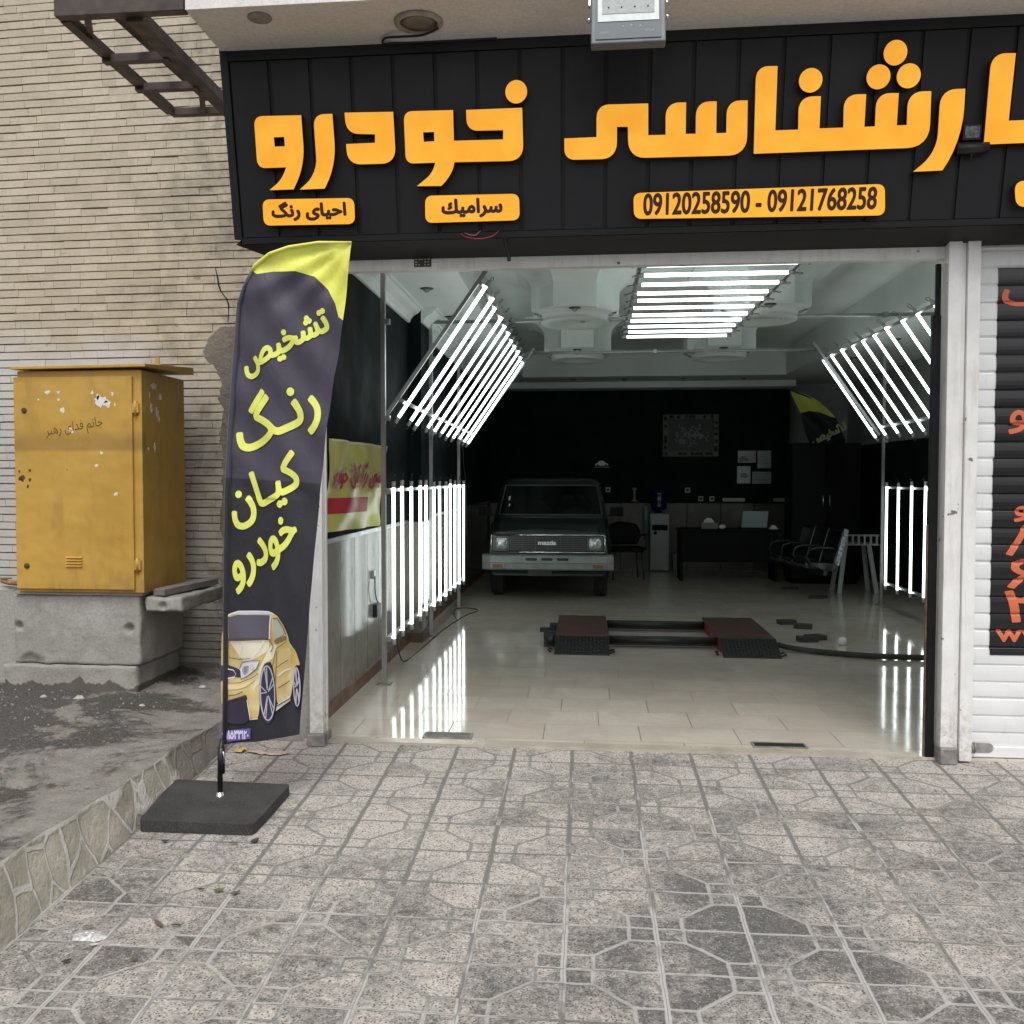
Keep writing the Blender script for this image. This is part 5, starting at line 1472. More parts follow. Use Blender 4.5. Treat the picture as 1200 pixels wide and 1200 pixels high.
g.add(vs, [(j * (N_ + 1) + i, j * (N_ + 1) + i + 1, (j + 1) * (N_ + 1) + i + 1, (j + 1) * (N_ + 1) + i) for j in range(2) for i in range(N_)], 0, True)
ws = g.build("windscreen", M_glas, tr)
g = MB(); fr_ = [gp(-.92, 1.02, .01)] + [gp(-.92 + 1.84 * i / 12, 1.015, .01) for i in range(1, 13)] + [gp(.925, 1.39, .01)] + [gp(.92 - 1.84 * i / 12, 1.395, .01) for i in range(1, 13)]
g.tube(fr_, .009, 6, closed=True); g.build("windscreen_trim", mk("dull_trim", (.10, .115, .11), .4, metal=.5), ws)
g = MB(); g.poly([blob(.0, .0, .035, 5, .6)], lambda a, b: gp(-.79 + a, 1.22 + b, .011)); g.poly([blob(.0, .0, .02, 9, .6)], lambda a, b: gp(-.76 + a, 1.14 + b, .011))
g.build("windscreen_sticker", M_paper, ws)
for s_ in (-1, 1):
    g = MB(); g.add([T(s_ * .729, .98, 1.03), T(s_ * .729, 1.95, 1.03), T(s_ * .672, 1.93, 1.37), T(s_ * .672, 1.24, 1.37)], [(0, 1, 2, 3)]); g.build("side_window", M_glas, tr)
    g = MB(); g.add([T(*p) for p in []], []); 
    b_ = MB(); b_.box(-.085, .085, -.025, .025, -.06, .06); b_.xf(Matrix.Translation(T(s_ * .86, .92, 1.06))); b_.tube([T(s_ * .75, .98, 1.0), T(s_ * .80, .95, 1.02), T(s_ * .84, .92, 1.03)], .009, 8); b_.build("mirror", M_bk, tr, bevel=.015)
g = MB(); loft(g, [[(-.69, .075, .60), (.69, .075, .60), (.69, .075, .795), (-.69, .075, .795)], [(-.70, .14, .58), (.70, .14, .58), (.70, .14, .82), (-.70, .14, .82)]], 0, False)
g.build("nose_panel", M_grl, tr, bevel=.008)
g = MB(); q = [T(-.695, .065, .588), T(.695, .065, .588), T(.695, .065, .800), T(-.695, .065, .800)]
for i in range(4): g.tube([q[i], q[(i + 1) % 4]], .012, 8)
g.build("grille_surround", M_chrome, tr)
g = MB()
for i in range(8): g.bar(T(-.46, .066, .615 + i * .0225), T(.46, .066, .615 + i * .0225), .010, .007, (0, 0, 1))
for i in range(7): g.bar(T(-.46 + i * .1533, .070, .605), T(-.46 + i * .1533, .070, .785), .006, .008, (0, 1, 0))
gr = g.build("grille", M_grb, tr)
g = MB()
ink(g, fit(text_polys("mazda", 0, False), (-.115, .682, .10, .732)), .0045, .050, lambda r, lv: g.poly(r, lambda a, b: T(a, .102 - lv, b), lambda a, b: T(a, .062, b)))
g.build("badge", M_chrome, gr)
for s_ in (-1, 1):
    g = MB(); g.poly([rounded([(s_ * .573 - .098, .605, .03), (s_ * .573 + .098, .605, .03), (s_ * .573 + .098, .785, .03), (s_ * .573 - .098, .785, .03)]), list(reversed(rounded([(s_ * .573 - .082, .620, .03), (s_ * .573 + .082, .620, .03), (s_ * .573 + .082, .770, .03), (s_ * .573 - .082, .770, .03)])))], lambda a, b: T(a, .052, b), lambda a, b: T(a, .075, b))
    hl = g.build("headlight", M_grb, tr)
    g = MB(); n = 10; q = rounded([(s_ * .573 - .080, .622, .045), (s_ * .573 + .080, .622, .045), (s_ * .573 + .080, .768, .045), (s_ * .573 - .080, .768, .045)], 5)
    vs = []; c0 = (s_ * .573, .695)
    for k in range(6):
        f = 1 - k / 5.0
        vs += [T(c0[0] + (p[0] - c0[0]) * f, .064 - .024 * (1 - f * f), c0[1] + (p[1] - c0[1]) * f) for p in q]
    m_ = len(q); g.add(vs, [(j * m_ + i, j * m_ + (i + 1) % m_, (j + 1) * m_ + (i + 1) % m_, (j + 1) * m_ + i) for j in range(5) for i in range(m_)], 0, True)
    g.build("lens", M_lampg, hl)
g = MB(); g.add([T(*p) for p in []], [])
loft(g, [[(x, y + .05 * max(0, (abs(x) - .6) / .2) ** 2, z) for x, y, z in ((-.80, .0, .40), (-.4, -.015, .40), (.4, -.015, .40), (.80, .0, .40), (.80, .0, .50), (.4, -.015, .50), (-.4, -.015, .50), (-.80, .0, .50))] if 0 else
         [(-.80, y0_, z0_), (-.70, y0_ - .035, z0_), (0, y0_ - .045, z0_), (.70, y0_ - .035, z0_), (.80, y0_, z0_), (.79, y0_ + .2, z0_), (-.79, y0_ + .2, z0_)] for z0_, y0_ in ((.375, .02), (.39, 0), (.46, -.008), (.465, -.014), (.545, -.014), (.562, .01))], 0, False)
bp = g.build("bumper", M_bump, tr, bevel=.006)
for i in range(3):
    g = MB(); g.poly([rounded([(-.265 + i * .19, .495, .015), (-.125 + i * .19, .495, .015), (-.125 + i * .19, .528, .015), (-.265 + i * .19, .528, .015)])], lambda a, b: T(a, -.064, b), lambda a, b: T(a, -.05, b)); g.build("slot", M_grl, bp)
for s_ in (-1, 1):
    g = MB(); g.box(-.085, .085, -.012, .012, -.032, .032); g.xf(Matrix.Translation(T(s_ * .61, -.052, .427))); il = g.build("indicator", M_bump, bp, bevel=.004)
    g = MB(); g.box(-.065, .065, -.004, .004, -.022, .022); g.xf(Matrix.Translation(T(s_ * .61 + .005, -.066, .427))); g.build("indicator_lens", M_ind, il)
g = MB(); loft(g, [[(-.68, .05, .30), (.68, .05, .30), (.72, .08, .375), (-.72, .08, .375)], [(-.68, .3, .27), (.68, .3, .27), (.72, .3, .375), (-.72, .3, .375)]], 0, False); g.build("valance", M_body, tr, bevel=.02)
g = MB(); g.box(-.24, .05, -.004, .004, -.035, .035); g.xf(Matrix.Translation(T(.0, .04, .335))); g.build("plate_holder", M_grl, tr)
wh0 = None
for (x, y) in ((-.65, .62), (.65, .62), (-.65, 3.1), (.65, 3.1)):
    c = T(x, y, .30)
    if wh0 is None:
        g = MB(); g.lathe(c - Vector((.085, 0, 0)), [(.19, 0), (.27, .0), (.295, .02), (.30, .04), (.30, .13), (.295, .15), (.27, .17), (.19, .17)], 28, (1, 0, 0))
        for i in range(4): g.lathe(c - Vector((.055 - i * .033, 0, 0)), [(.303, 0), (.303, .012)], 28, (1, 0, 0))
        wh0 = g.build("wheel", M_tyre, tr); cw = c
        g = MB(); g.lathe(c - Vector((.087, 0, 0)), [(.19, 0), (.17, .02), (.08, .03), (.06, 0), (.0, 0)], 24, (1, 0, 0)); g.build("rim", M_galv, wh0)
    else:
        copy_part(wh0, tr, c - cw)
g = MB(); g.box(-.76, .76, 2.16, 3.75, .42, .50); g.box(-.76, -.72, 2.16, 3.75, .50, .92); g.box(.72, .76, 2.16, 3.75, .50, .92); g.box(-.72, .72, 2.16, 2.20, .50, .92); g.box(-.72, .72, 3.71, 3.75, .50, .92)
g.xf(Matrix.Translation(T(0, 0, 0))); g.build("load_bed", M_body, tr)
g = MB(); q = [T(.25 + .17 * math.cos(a), 1.05 + .07 * math.sin(a), 1.10 + .13 * math.sin(a)) for a in [i * math.pi / 8 for i in range(16)]]
g.tube(q, .012, 6, closed=True); g.build("steering_wheel", M_grl, tr)

# ------------------------------------------------------------------ car lift on the floor
M_ramp = mk("worn_dark_plate", rough=.55, metal=.3); tt = NT(M_ramp); pp_ = tt.pos()
n_ = tt.noise(pp_, 3, 6, .65)
tt.col(tt.mix(tt.ramp(n_, .38, .72), (.055, .05, .05), (.17, .05, .045)))
M_redr = mk("red_ramp_paint", (.22, .022, .018), .5, var=.4, vs=8)
M_chk = mk("black_checker_plate", (.030, .032, .034), .4, metal=.4)
lift = thing("car_lift", "low black and red car lift with two ramps joined by bars on the tiled floor", "car lift", (.7, 9.1, 0))
def lramp(x0, x1, side):
    g = MB(); g.box(x0 + .008, x1 - .008, 8.585, 9.82, .006, .108); rp = g.build("ramp", M_redr, lift, bevel=.006)
    g = MB(); g.box(x0, x1, 8.575, 9.835, .110, .124); g.build("deck_plate", M_ramp, rp, bevel=.002)
    g = MB(); g.add([(x0, 8.30, .008), (x1, 8.30, .008), (x1, 8.57, .122), (x0, 8.57, .122), (x0, 8.30, .0), (x1, 8.30, .0), (x1, 8.57, .104), (x0, 8.57, .104)], [(0, 1, 2, 3), (7, 6, 5, 4), (0, 4, 5, 1), (1, 5, 6, 2), (2, 6, 7, 3), (3, 7, 4, 0)])
    ny = 9; nxx = 15
    for j in range(ny):
        for i in range(nxx):
            f = (j + .5) / ny; y = 8.31 + .25 * f; z = .0125 + .110 * f
            cx_ = x0 + (i + .5) / nxx * (x1 - x0); s2 = 1 if (i + j) % 2 else -1
            g.bar((cx_ - .009, y - .006 * s2, z - .002 * s2), (cx_ + .009, y + .006 * s2, z + .002 * s2), .005, .004)
    g.build("drive_on_flap", M_chk, rp)
    g = MB(); g.tube([(x0 - .03, 8.35, .015), (x0 - .05, 8.35, .03), (x0 - .05, 8.45, .03), (x0 - .02, 8.45, .02)], .008, 6); g.tube([(x1 + .0, 8.33, .015), (x1 + .04, 8.33, .03), (x1 + .04, 8.42, .03), (x1, 8.42, .02)], .008, 6)
    g.build("handle", M_chk, rp)
lramp(-.258, .21, -1); lramp(1.150, 1.628, 1)
for y in (8.72, 9.66):
    g = MB(); g.tube([(.21, y, .07), (1.15, y, .07)], .036, 14); g.build("cross_bar", M_chk, lift)
    g = MB(); g.box(.21, 1.15, y + .05, y + .09, .012, .03); g.build("link_rail", M_chk, lift)
g = MB(); g.box(-.36, -.26, 8.62, 8.66, .01, .15); g.lathe((-.33, 8.60, .085), [(.05, 0), (.055, .02), (.055, .04), (.05, .06)], 16, (1, 0, 0)); g.build("side_fitting", M_chk, lift); g = MB(); g.box(-.42, -.28, 9.2, 9.27, .05, .085); g.box(-.33, -.26, 9.28, 9.4, .02, .11); g.build("side_fitting", M_chk, lift)
wire("air_hose", "thick black hose running from the lift to the right wall", [(1.67, 8.72, .05), (1.76, 8.66, .035), (1.97, 8.52, .028), (2.29, 8.38, .028), (2.55, 8.34, .028), (2.85, 8.32, .028), (3.25, 8.35, .028), (4.1, 8.3, .028)], .024, M_rub, "hose")
for i, (x, y, r, lab) in enumerate(((2.06, 10.30, .2, "farthest of the black rubber blocks right of the lift"), (2.165, 10.02, -.3, "middle black rubber block right of the lift"), (2.03, 9.22, .1, "nearer black rubber block touching another right of the lift"), (2.13, 9.33, .35, "small black rubber block half behind another right of the lift"))):
    g = MB(); g.box(-.085, .085, -.06, .06, 0, .045); g.xf(Matrix.Translation((x, y, 0)) @ Matrix.Rotation(r, 4, 'Z')); g.prism([(x - .03, y - .02, .046), (x + .03, y - .02, .046), (x + .03, y + .02, .046), (x - .03, y + .02, .046)], (0, 0, .003))
    tag(g.build("rubber_block", M_rub, None, bevel=.008), lab, "rubber block", "rubber blocks on the floor")
g = MB(); g.lathe((2.30, 9.05, .0), [(.02, 0), (.034, .012), (.04, .035), (.03, .06), (.012, .07)], 16); tag(g.build("bottle_cap", M_paper), "small white cap lying on the floor right of the lift", "cap")

# ------------------------------------------------------------------ floor drains at the doorway
def drain(x0, x1, y0, y1, lab, mat, gm=None):
    t = thing("floor_drain", lab, "drain", ((x0 + x1) / 2, (y0 + y1) / 2, 0), "floor drains in the threshold")
    g = MB()
    for a in ((x0, x1, y0, y0 + .012), (x0, x1, y1 - .012, y1), (x0, x0 + .012, y0 + .012, y1 - .012), (x1 - .012, x1, y0 + .012, y1 - .012)): g.box(*a, .0, .0075)
    g.build("frame", M_galv, t)
    g = MB(); g.box(x0 + .012, x1 - .012, y0 + .012, y1 - .012, .0, .0045); g.build("pit", mat, t)
    g = MB(); n = 22
    for i in range(n):
        x = x0 + .02 + (x1 - x0 - .04) * i / (n - 1); g.bar((x - .006, y0 + .014, .0058), (x + .006, y1 - .014, .0058), .005, .003)
    g.build("grate", gm or M_galv, t)
drain(-.93, -.645, 5.535, 5.665, "metal floor drain in the left half of the doorway", mk("drain_pit", (.035, .035, .03), .3))
drain(.935, 1.235, 5.535, 5.64, "darker metal floor drain in the right half of the doorway", mk("drain_pit_dark", (.012, .012, .012), .5), M_chk)

# ------------------------------------------------------------------ back of the workshop
M_wh = mk("off_white_plastic", (.30, .335, .33), .35)
M_lea = mk("black_leatherette", (.008, .008, .009), .18, var=.3, vs=8)
BY = 16.295
pf = thing("framed_calligraphy", "ornate dark framed picture with pale swirling pattern on the black back wall", "picture", (1.70, 16.29, 1.85))
g = MB()
for a in ((1.255, 2.145, 1.85, 1.93), (1.255, 2.145, 2.45, 2.53), (1.255, 1.335, 1.93, 2.45), (2.065, 2.145, 1.93, 2.45)): g.box(a[0], a[1], 16.25, 16.298, a[2], a[3])
for i in range(40):
    a = rng.random(); q = rng.choice((0, 1, 2, 3)); x, z = ((1.295 + .81 * a, 1.89) if q == 0 else (1.295 + .81 * a, 2.49) if q == 1 else (1.295, 1.89 + .6 * a) if q == 2 else (2.105, 1.89 + .6 * a))
    g.lathe((x, 16.252, z), [(.03, 0), (.024, .012), (.0, .018)], 8, (0, -1, 0))
g.build("frame", mk("dark_bronze_frame", (.05, .05, .04), .4, metal=.4), pf)
g = MB(); g.box(1.336, 2.064, 16.285, 16.298, 1.931, 2.449); bd = g.build("ground", mk("picture_ground", (.016, .02, .018), .5), pf)
g = MB(); rr = random.Random(5)
for i in range(52):
    cx_, cz_ = 1.70 + rr.gauss(0, .13), 2.19 + rr.gauss(0, .075); r_ = rr.uniform(.02, .055); a0 = rr.uniform(0, 6); n = 9
    if abs(cx_ - 1.7) > .29 or abs(cz_ - 2.19) > .17: continue
    g.tube([(cx_ + r_ * (1 - .08 * k) * math.cos(a0 + k * .5), 16.281 - .0003 * (i % 9), cz_ + r_ * (1 - .08 * k) * math.sin(a0 + k * .5)) for k in range(n)], .006, 5)
g.build("swirl", mk("pale_swirl", (.28, .32, .30), .5), bd)
def sheet(name, x0, x1, z0, z1, lab, col, cat, rows=0, pic=None):
    t = thing(name, lab, cat, ((x0 + x1) / 2, BY, z0), "certificates on the back wall")
    g = MB(); g.box(x0, x1, 16.29, 16.299, z0, z1); g.build("paper", mk(name + "_paper", col, .3, var=.12, vs=5), t)
    g = MB()
    for k in range(rows):
        z = z1 - (z1 - z0) * (.2 + .65 * k / max(1, rows)); g.box(x0 + .03, x1 - .03 - .05 * (k % 2), 16.288, 16.2895, z - .006, z)
    if pic: g.poly([[(x0 + (x1 - x0) * a, z0 + (z1 - z0) * b) for a, b in pic]], lambda a, b: Vector((a, 16.2885, b)), lambda a, b: Vector((a, 16.2895, b)))
    if rows or pic: g.build("print", mk(name + "_print", tuple(q * .45 for q in col), .5), t)
sheet("certificate", 2.46, 2.745, 1.745, 1.94, "top left certificate showing a dark car in the group of four on the back wall", (.36, .38, .38), "certificate", 0, [(.05, .1), (.6, .1), (.62, .3), (.4, .55), (.15, .5), (.05, .35)])
sheet("certificate", 2.77, 2.985, 1.655, 1.94, "tall plain certificate at the top right of the four on the back wall", (.34, .42, .41), "certificate", 5)
sheet("certificate", 2.45, 2.66, 1.41, 1.69, "lower left certificate with a dark round picture on the back wall", (.40, .43, .43), "certificate", 0, [(.2, .4), (.35, .62), (.7, .6), (.85, .4), (.6, .3)])
sheet("certificate", 2.69, 2.99, 1.405, 1.60, "wide greenish certificate at the bottom right of the four on the back wall", (.30, .36, .36), "certificate", 3)
def socket(x, z, lab):
    t = thing("wall_plate", lab, "switch", (x, BY, z), "pale switches and sockets on the back wall")
    g = MB(); g.box(x - .042, x + .042, 16.282, 16.299, z - .042, z + .042); g.build("plate", M_wh, t, bevel=.004)
    g = MB(); g.box(x - .02, x + .02, 16.278, 16.2815, z - .014, z + .018); g.build("insert", M_bk, t)
socket(.37, 1.305, "pale switch plate on the back wall right above the truck mirror"); socket(1.66, 1.30, "pale socket high on the back wall below the framed picture")
socket(1.872, 1.16, "left one of two pale sockets just above the back shelf"); socket(2.05, 1.16, "right one of two pale sockets just above the back shelf")
t = thing("wall_shelf", "small shelf with a glassy model car high on the dark back wall", "shelf", (.26, BY, 1.67))
g = MB(); g.box(.14, .39, 16.16, 16.298, 1.665, 1.683); g.build("board", mk("grey_shelf", (.12, .13, .14), .4), t)
tm = thing("model_car", "small silver grey model car on the little wall shelf", "model car", (.26, 16.23, 1.684))
g = MB(); g.prism([(.155, 16.20, 1.70), (.375, 16.20, 1.70), (.375, 16.20, 1.735), (.33, 16.20, 1.745), (.30, 16.20, 1.78), (.22, 16.20, 1.78), (.19, 16.20, 1.745), (.155, 16.20, 1.735)], (0, .07, 0)); g.build("body", mk("model_silver", (.16, .18, .20), .2, metal=.5), tm, bevel=.006)
g = MB()
for x in (.20, .33):
    g.lathe((x, 16.195, 1.703), [(.019, 0), (.019, .08)], 12, (0, 1, 0))
g.build("wheels", M_bk, tm)
for x0, x1, lab in ((2.21, 2.57, "long pale router bar lying on the back shelf"), (3.02, 3.21, "short pale bar lying at the right end of the back shelf")):
    t = thing("router", lab, "router", ((x0 + x1) / 2, 16.25, 1.116)); g = MB(); g.box(x0, x1, 16.21, 16.28, 1.117, 1.175); g.build("case", M_wh, t, bevel=.005)
    g = MB()
    for k in range(3): g.tube([(x1 + .02 + k * .03, 16.26, 1.117), (x1 + .02 + k * .03, 16.26, 1.19 + .02 * k)], .005, 6)
    g.build("aerial", M_bk, t)
t = thing("desk_lamp", "small pale tap shaped ornament on the dark back shelf left of the cooler", "ornament", (.80, 16.24, 1.116))
g = MB(); g.lathe((.80, 16.25, 1.117), [(.05, 0), (.05, .015), (.015, .03), (.015, .18), (.035, .19), (.035, .22), (.0, .225)], 12); g.build("stem", M_wh, t)
# cup dispenser and cooler
g = MB(); g.lathe((.99, 16.22, .60), [(.02, -.12), (.03, -.02), (.048, 0), (.048, .43), (.03, .445), (.0, .445)], 16)
tag(g.build("cup_dispenser", mk("pale_blue_plastic", (.20, .27, .28), .25)), "pale upright cup dispenser tube left of the water cooler", "dispenser")
wc = thing("water_cooler", "white water cooler with a dark blue bottle against the back wall", "water cooler", (1.185, 15.95, 0))
g = MB(); g.box(1.035, 1.338, 15.9, 16.2, .012, .93); g.build("cabinet", M_wh, wc, bevel=.012)
g = MB(); g.box(1.065, 1.31, 15.893, 15.9, .66, .75); al = g.build("tap_recess", M_bk, wc)
g = MB()
for k in range(3): g.tube([(1.115 + k * .07, 15.893, .735), (1.115 + k * .07, 15.865, .735), (1.115 + k * .07, 15.865, .705)], .012, 8)
g.build("tap", M_bk, al)
g = MB(); g.box(1.048, 1.326, 15.895, 15.9, .03, .50); g.build("lower_door", M_wh, wc, bevel=.004)
g = MB(); g.lathe((1.12, 15.897, .62), [(.028, 0), (.028, .004), (.0, .005)], 14, (0, -1, 0)); g.build("badge", M_bk, wc)
M_blue = mk("dark_blue_bottle", (.006, .014, .06), .12)
g = MB(); g.lathe((1.18, 16.05, .93), [(.04, .0), (.045, .03), (.125, .07), (.13, .12), (.122, .15), (.13, .18), (.13, .24), (.122, .265), (.13, .29), (.128, .35), (.09, .385), (.0, .39)], 24); g.build("bottle", M_blue, wc)
g = MB(); g.prism([(1.41, 15.9, .0), (1.51, 15.9, 0), (1.53, 15.9, .27), (1.395, 15.9, .27)], (0, .14, 0)); g.box(1.39, 1.535, 15.89, 16.05, .272, .285)
tag(g.build("waste_bin", mk("grey_bin", (.14, .16, .16), .4), None, bevel=.005), "small grey waste bin between the water cooler and the desk", "bin")
# desk
dk = thing("reception_desk", "wide black reception desk with a curved top at the back of the workshop", "desk", (2.0, 14.6, 0))
g = MB(); g.box(1.36, 2.78, 14.42, 15.05, .725, .755); g.build("top", M_bk, dk, bevel=.005)
g = MB(); g.box(1.39, 2.75, 14.47, 14.49, .28, .724); g.build("front_panel", M_bk, dk)
for x in (1.38, 2.72): 
    g = MB(); g.box(x, x + .04, 14.46, 15.0, 0, .724); g.build("side_panel", M_bk, dk)
tb_ = thing("tissue_box", "pale tissue box with a white tissue on the black desk", "tissue box", (1.80, 14.6, .756))
g = MB(); g.box(1.685, 1.92, 14.55, 14.68, .757, .845); g.build("box", mk("grey_card", (.13, .15, .15), .5), tb_, bevel=.004)
g = MB(); g.poly([[(1.72, .846), (1.74, .89), (1.78, .915), (1.83, .91), (1.86, .88), (1.875, .846)]], lambda a, b: Vector((a, 14.60 + .02 * math.sin(a * 60), b)), lambda a, b: Vector((a, 14.64 + .02 * math.sin(a * 60), b))); g.build("tissue", M_paper, tb_)
g = MB(); g.lathe((1.985, 14.58, .757), [(.03, 0), (.05, .02), (.052, .045), (.03, .06), (0, .063)], 16); tag(g.build("white_cup", M_paper), "small white cup on the black desk right of the tissue box", "cup")
lt = thing("laptop", "open laptop seen from its pale back on the black desk", "laptop", (2.45, 14.6, .756))
g = MB(); g.add([(2.275, 14.66, .775), (2.635, 14.66, .775), (2.645, 14.60, 1.015), (2.285, 14.60, 1.015), (2.275, 14.672, .775), (2.635, 14.672, .775), (2.645, 14.612, 1.015), (2.285, 14.612, 1.015)], [(0, 1, 2, 3), (7, 6, 5, 4), (0, 4, 5, 1), (1, 5, 6, 2), (2, 6, 7, 3), (3, 7, 4, 0)]); g.build("lid", mk("pale_laptop_lid", (.34, .42, .42), .35), lt)
g = MB(); g.box(2.275, 2.635, 14.674, 14.92, .757, .775); g.build("keyboard_base", M_bk, lt)
g = MB(); g.prism([(2.66, 14.55, .757), (2.78, 14.55, .757), (2.735, 14.55, .81), (2.70, 14.55, .815)], (0, .1, 0)); tag(g.build("paper_holder", M_paper), "small pale peaked holder at the right end of the desk", "holder")

def office_chair(x, y, rot, lab):
    t = thing("office_chair", lab, "chair", (x, y, 0))
    Mx = Matrix.Translation((x, y, 0)) @ Matrix.Rotation(rot, 4, 'Z')
    def pt(a, b, c): return Mx @ Vector((a, b, c))
    g = MB(); g.poly([rounded([(-.24, -.24, .08), (.24, -.24, .08), (.22, .22, .06), (-.22, .22, .06)])], lambda a, b: pt(a, b, .48), lambda a, b: pt(a, b, .41)); g.build("seat", M_bk, t, bevel=.015)
    vs = []
    for d in (0, .04):
        for j in range(7):
            for i in range(9):
                u = -1 + i / 4; v = j / 6
                vs.append(pt(u * (.20 + .06 * math.sin(v * 3)), .22 + .06 * v - .07 * u * u + d, .50 + .34 * v * (1 - .12 * u * u)))
    g = MB(); fs = [(o + j * 9 + i, o + j * 9 + i + 1, o + (j + 1) * 9 + i + 1, o + (j + 1) * 9 + i) for o in (0, 63) for j in range(6) for i in range(8)]
    rim = [i for i in range(9)] + [j * 9 + 8 for j in range(1, 7)] + [54 + i for i in range(7, -1, -1)] + [j * 9 for j in range(5, 0, -1)]
    fs += [(rim[i], rim[(i + 1) % len(rim)], 63 + rim[(i + 1) % len(rim)], 63 + rim[i]) for i in range(len(rim))]
    g.add(vs, fs, 0, True); g.build("backrest", M_bk, t)
    for s_ in (-1, 1):
        g = MB(); g.tube([pt(s_ * .23, .20, .62), pt(s_ * .28, .05, .66), pt(s_ * .28, -.15, .66), pt(s_ * .27, -.2, .60), pt(s_ * .25, -.2, .44)], .014, 8); g.build("armrest", M_grl, t)
    for sx in (-1, 1):
        for sy in (-1, 1):
            g = MB(); g.tube([pt(sx * .20, sy * .18, .41), pt(sx * .23, sy * .22, .0)], .012, 8); g.build("leg", M_grl, t)
office_chair(.60, 14.7, 0.15, "black armchair with thin chrome legs between the truck and the water cooler")

# waiting bench: three joined seats
def bench():
    t = thing("waiting_bench", "row of three joined glossy black waiting seats beside the black desk", "bench", (2.85, 12.9, 0))
    Mx = Matrix.Translation((2.80, 13.0, 0)) @ Matrix.Rotation(R(-82), 4, 'Z') @ Matrix.Diagonal((.82, .84, 1, 1))
    def pt(a, b, c): return Mx @ Vector((a, b, c))
    for k in range(3):
        x0 = -.84 + k * .56
        prof = [(-.27, .44), (-.25, .40), (.18, .35), (.20, .40), (.34, .86), (.31, .88), (.28, .84), (.15, .45), (-.22, .475), (-.265, .465)]
        vs = [pt(x, y, z) for x in (x0 + .015, x0 + .535) for y, z in prof]; n = len(prof)
        g = MB(); tr_ = tessellate_polygon([[Vector((y, z, 0)) for y, z in prof]])
        g.add(vs, [(i, (i + 1) % n, n + (i + 1) % n, n + i) for i in range(n)] + [tuple(q) for q in tr_] + [tuple(n + i for i in reversed(q)) for q in tr_])
        g.build("seat_shell", M_lea, t, bevel=.012)
    for k in range(4):
        x = -.845 + k * .56
        g = MB(); g.tube([pt(x, .26, .60), pt(x, .12, .645), pt(x, -.10, .65), pt(x, -.22, .62), pt(x, -.25, .54), pt(x, -.18, .42), pt(x, 0, .36)], .016, 8); g.build("armrest", M_lea, t)
    g = MB(); g.bar(pt(-.86, .02, .335), pt(.86, .02, .335), .05, .05); g.build("beam", M_grl, t)
    for x in (-.6, .6):
        g = MB(); g.bar(pt(x, .02, .31), pt(x, .02, .04), .05, .03); g.bar(pt(x, -.12, .02), pt(x, .14, .02), .045, .035); g.build("leg", M_grl, t)
    # clear wrapping left on the end back
    g = MB(); vs = [pt(-.842 + 1.68 + .012, y, z) for y, z in ((.16, .46), (.30, .88), (.36, .86), (.22, .42))]; g.add(vs + [v + Mx.to_3x3() @ Vector((.006, 0, 0)) for v in vs], [(0, 1, 2, 3), (7, 6, 5, 4), (0, 4, 5, 1), (1, 5, 6, 2), (2, 6, 7, 3), (3, 7, 4, 0)])
    g.build("clear_wrapping", mk("crumpled_film", (.22, .26, .28), .12, var=.7, vs=25, bump=.6, bs=30), t)
    return t
bench()
# white side table with a slatted rail
st_ = thing("side_table", "small white splay legged table with a slatted gallery rail right of the waiting bench", "table", (3.52, 13.3, 0))
M_tab = mk("white_plastic_table", (.34, .37, .36), .4)
g = MB(); g.box(3.25, 3.78, 13.12, 13.52, .625, .645); g.build("top", M_tab, st_, bevel=.004)
g = MB(); g.box(3.27, 3.78, 13.13, 13.15, .745, .765)
for k in range(7): g.box(3.29 + k * .075, 3.315 + k * .075, 13.132, 13.148, .646, .744)
g.build("gallery_rail", M_tab, st_)
for sx in (-1, 1):
    for sy in (-1, 1):
        g = MB(); g.bar((3.52 + sx * .15, 13.32 + sy * .13, .625), (3.52 + sx * .235, 13.32 + sy * .2, .0), .055, .025, (0, 1, 0)); g.build("leg", M_tab, st_)
# tall black cabinet and the second flag
bc = thing("black_cabinet", "tall plain black cupboard in the back right corner", "cupboard", (3.35, 14.2, 0))
g = MB(); g.box(2.90, 3.84, 14.25, 14.75, .05, 1.99); g.box(2.93, 3.81, 14.28, 14.75, 0, .05); g.build("carcass", M_bk, bc, bevel=.004)
for x0 in (2.905, 3.375):
    g = MB(); g.box(x0, x0 + .46, 14.228, 14.248, .06, 1.98); d_ = g.build("door", M_bk, bc, bevel=.003)
    g = MB(); g.tube([(x0 + (.42 if x0 < 3 else .04), 14.21, 1.1), (x0 + (.42 if x0 < 3 else .04), 14.21, 1.25)], .007, 8); g.build("handle", M_alu, d_)
f2 = thing("feather_flag", "second black and yellow feather flag leaning behind the tall black cupboard", "flag", (3.05, 15.3, 0))
f2y = lambda x, z: 15.3 + .03 * math.sin((x + z) * 14)
f2m = lambda off: (lambda x, z: Vector((x, f2y(x, z) - off, z)))
A2 = [(3.070, 2.83), (3.282, 2.77), (3.483, 2.66), (3.636, 2.52), (3.743, 2.40), (3.672, 2.42), (3.518, 2.49), (3.365, 2.51), (3.223, 2.48), (3.153, 2.62)]
B2 = [(3.223, 2.48), (3.365, 2.51), (3.518, 2.49), (3.672, 2.42), (3.743, 2.40), (3.825, 2.25), (3.884, 2.05), (3.931, 1.4), (3.872, .4), (3.518, .35), (3.459, 1.5), (3.412, 1.9), (3.306, 2.2)]
g = MB(); g.drape([A2], f2m(0), .05); g.build("cloth_tip", M_fyl, f2, merge=.0002)
g = MB(); g.drape([B2], f2m(0), .03); c2 = g.build("cloth", mk("black_cloth", (.012, .012, .014), .6), f2, merge=.0002)
g = MB()
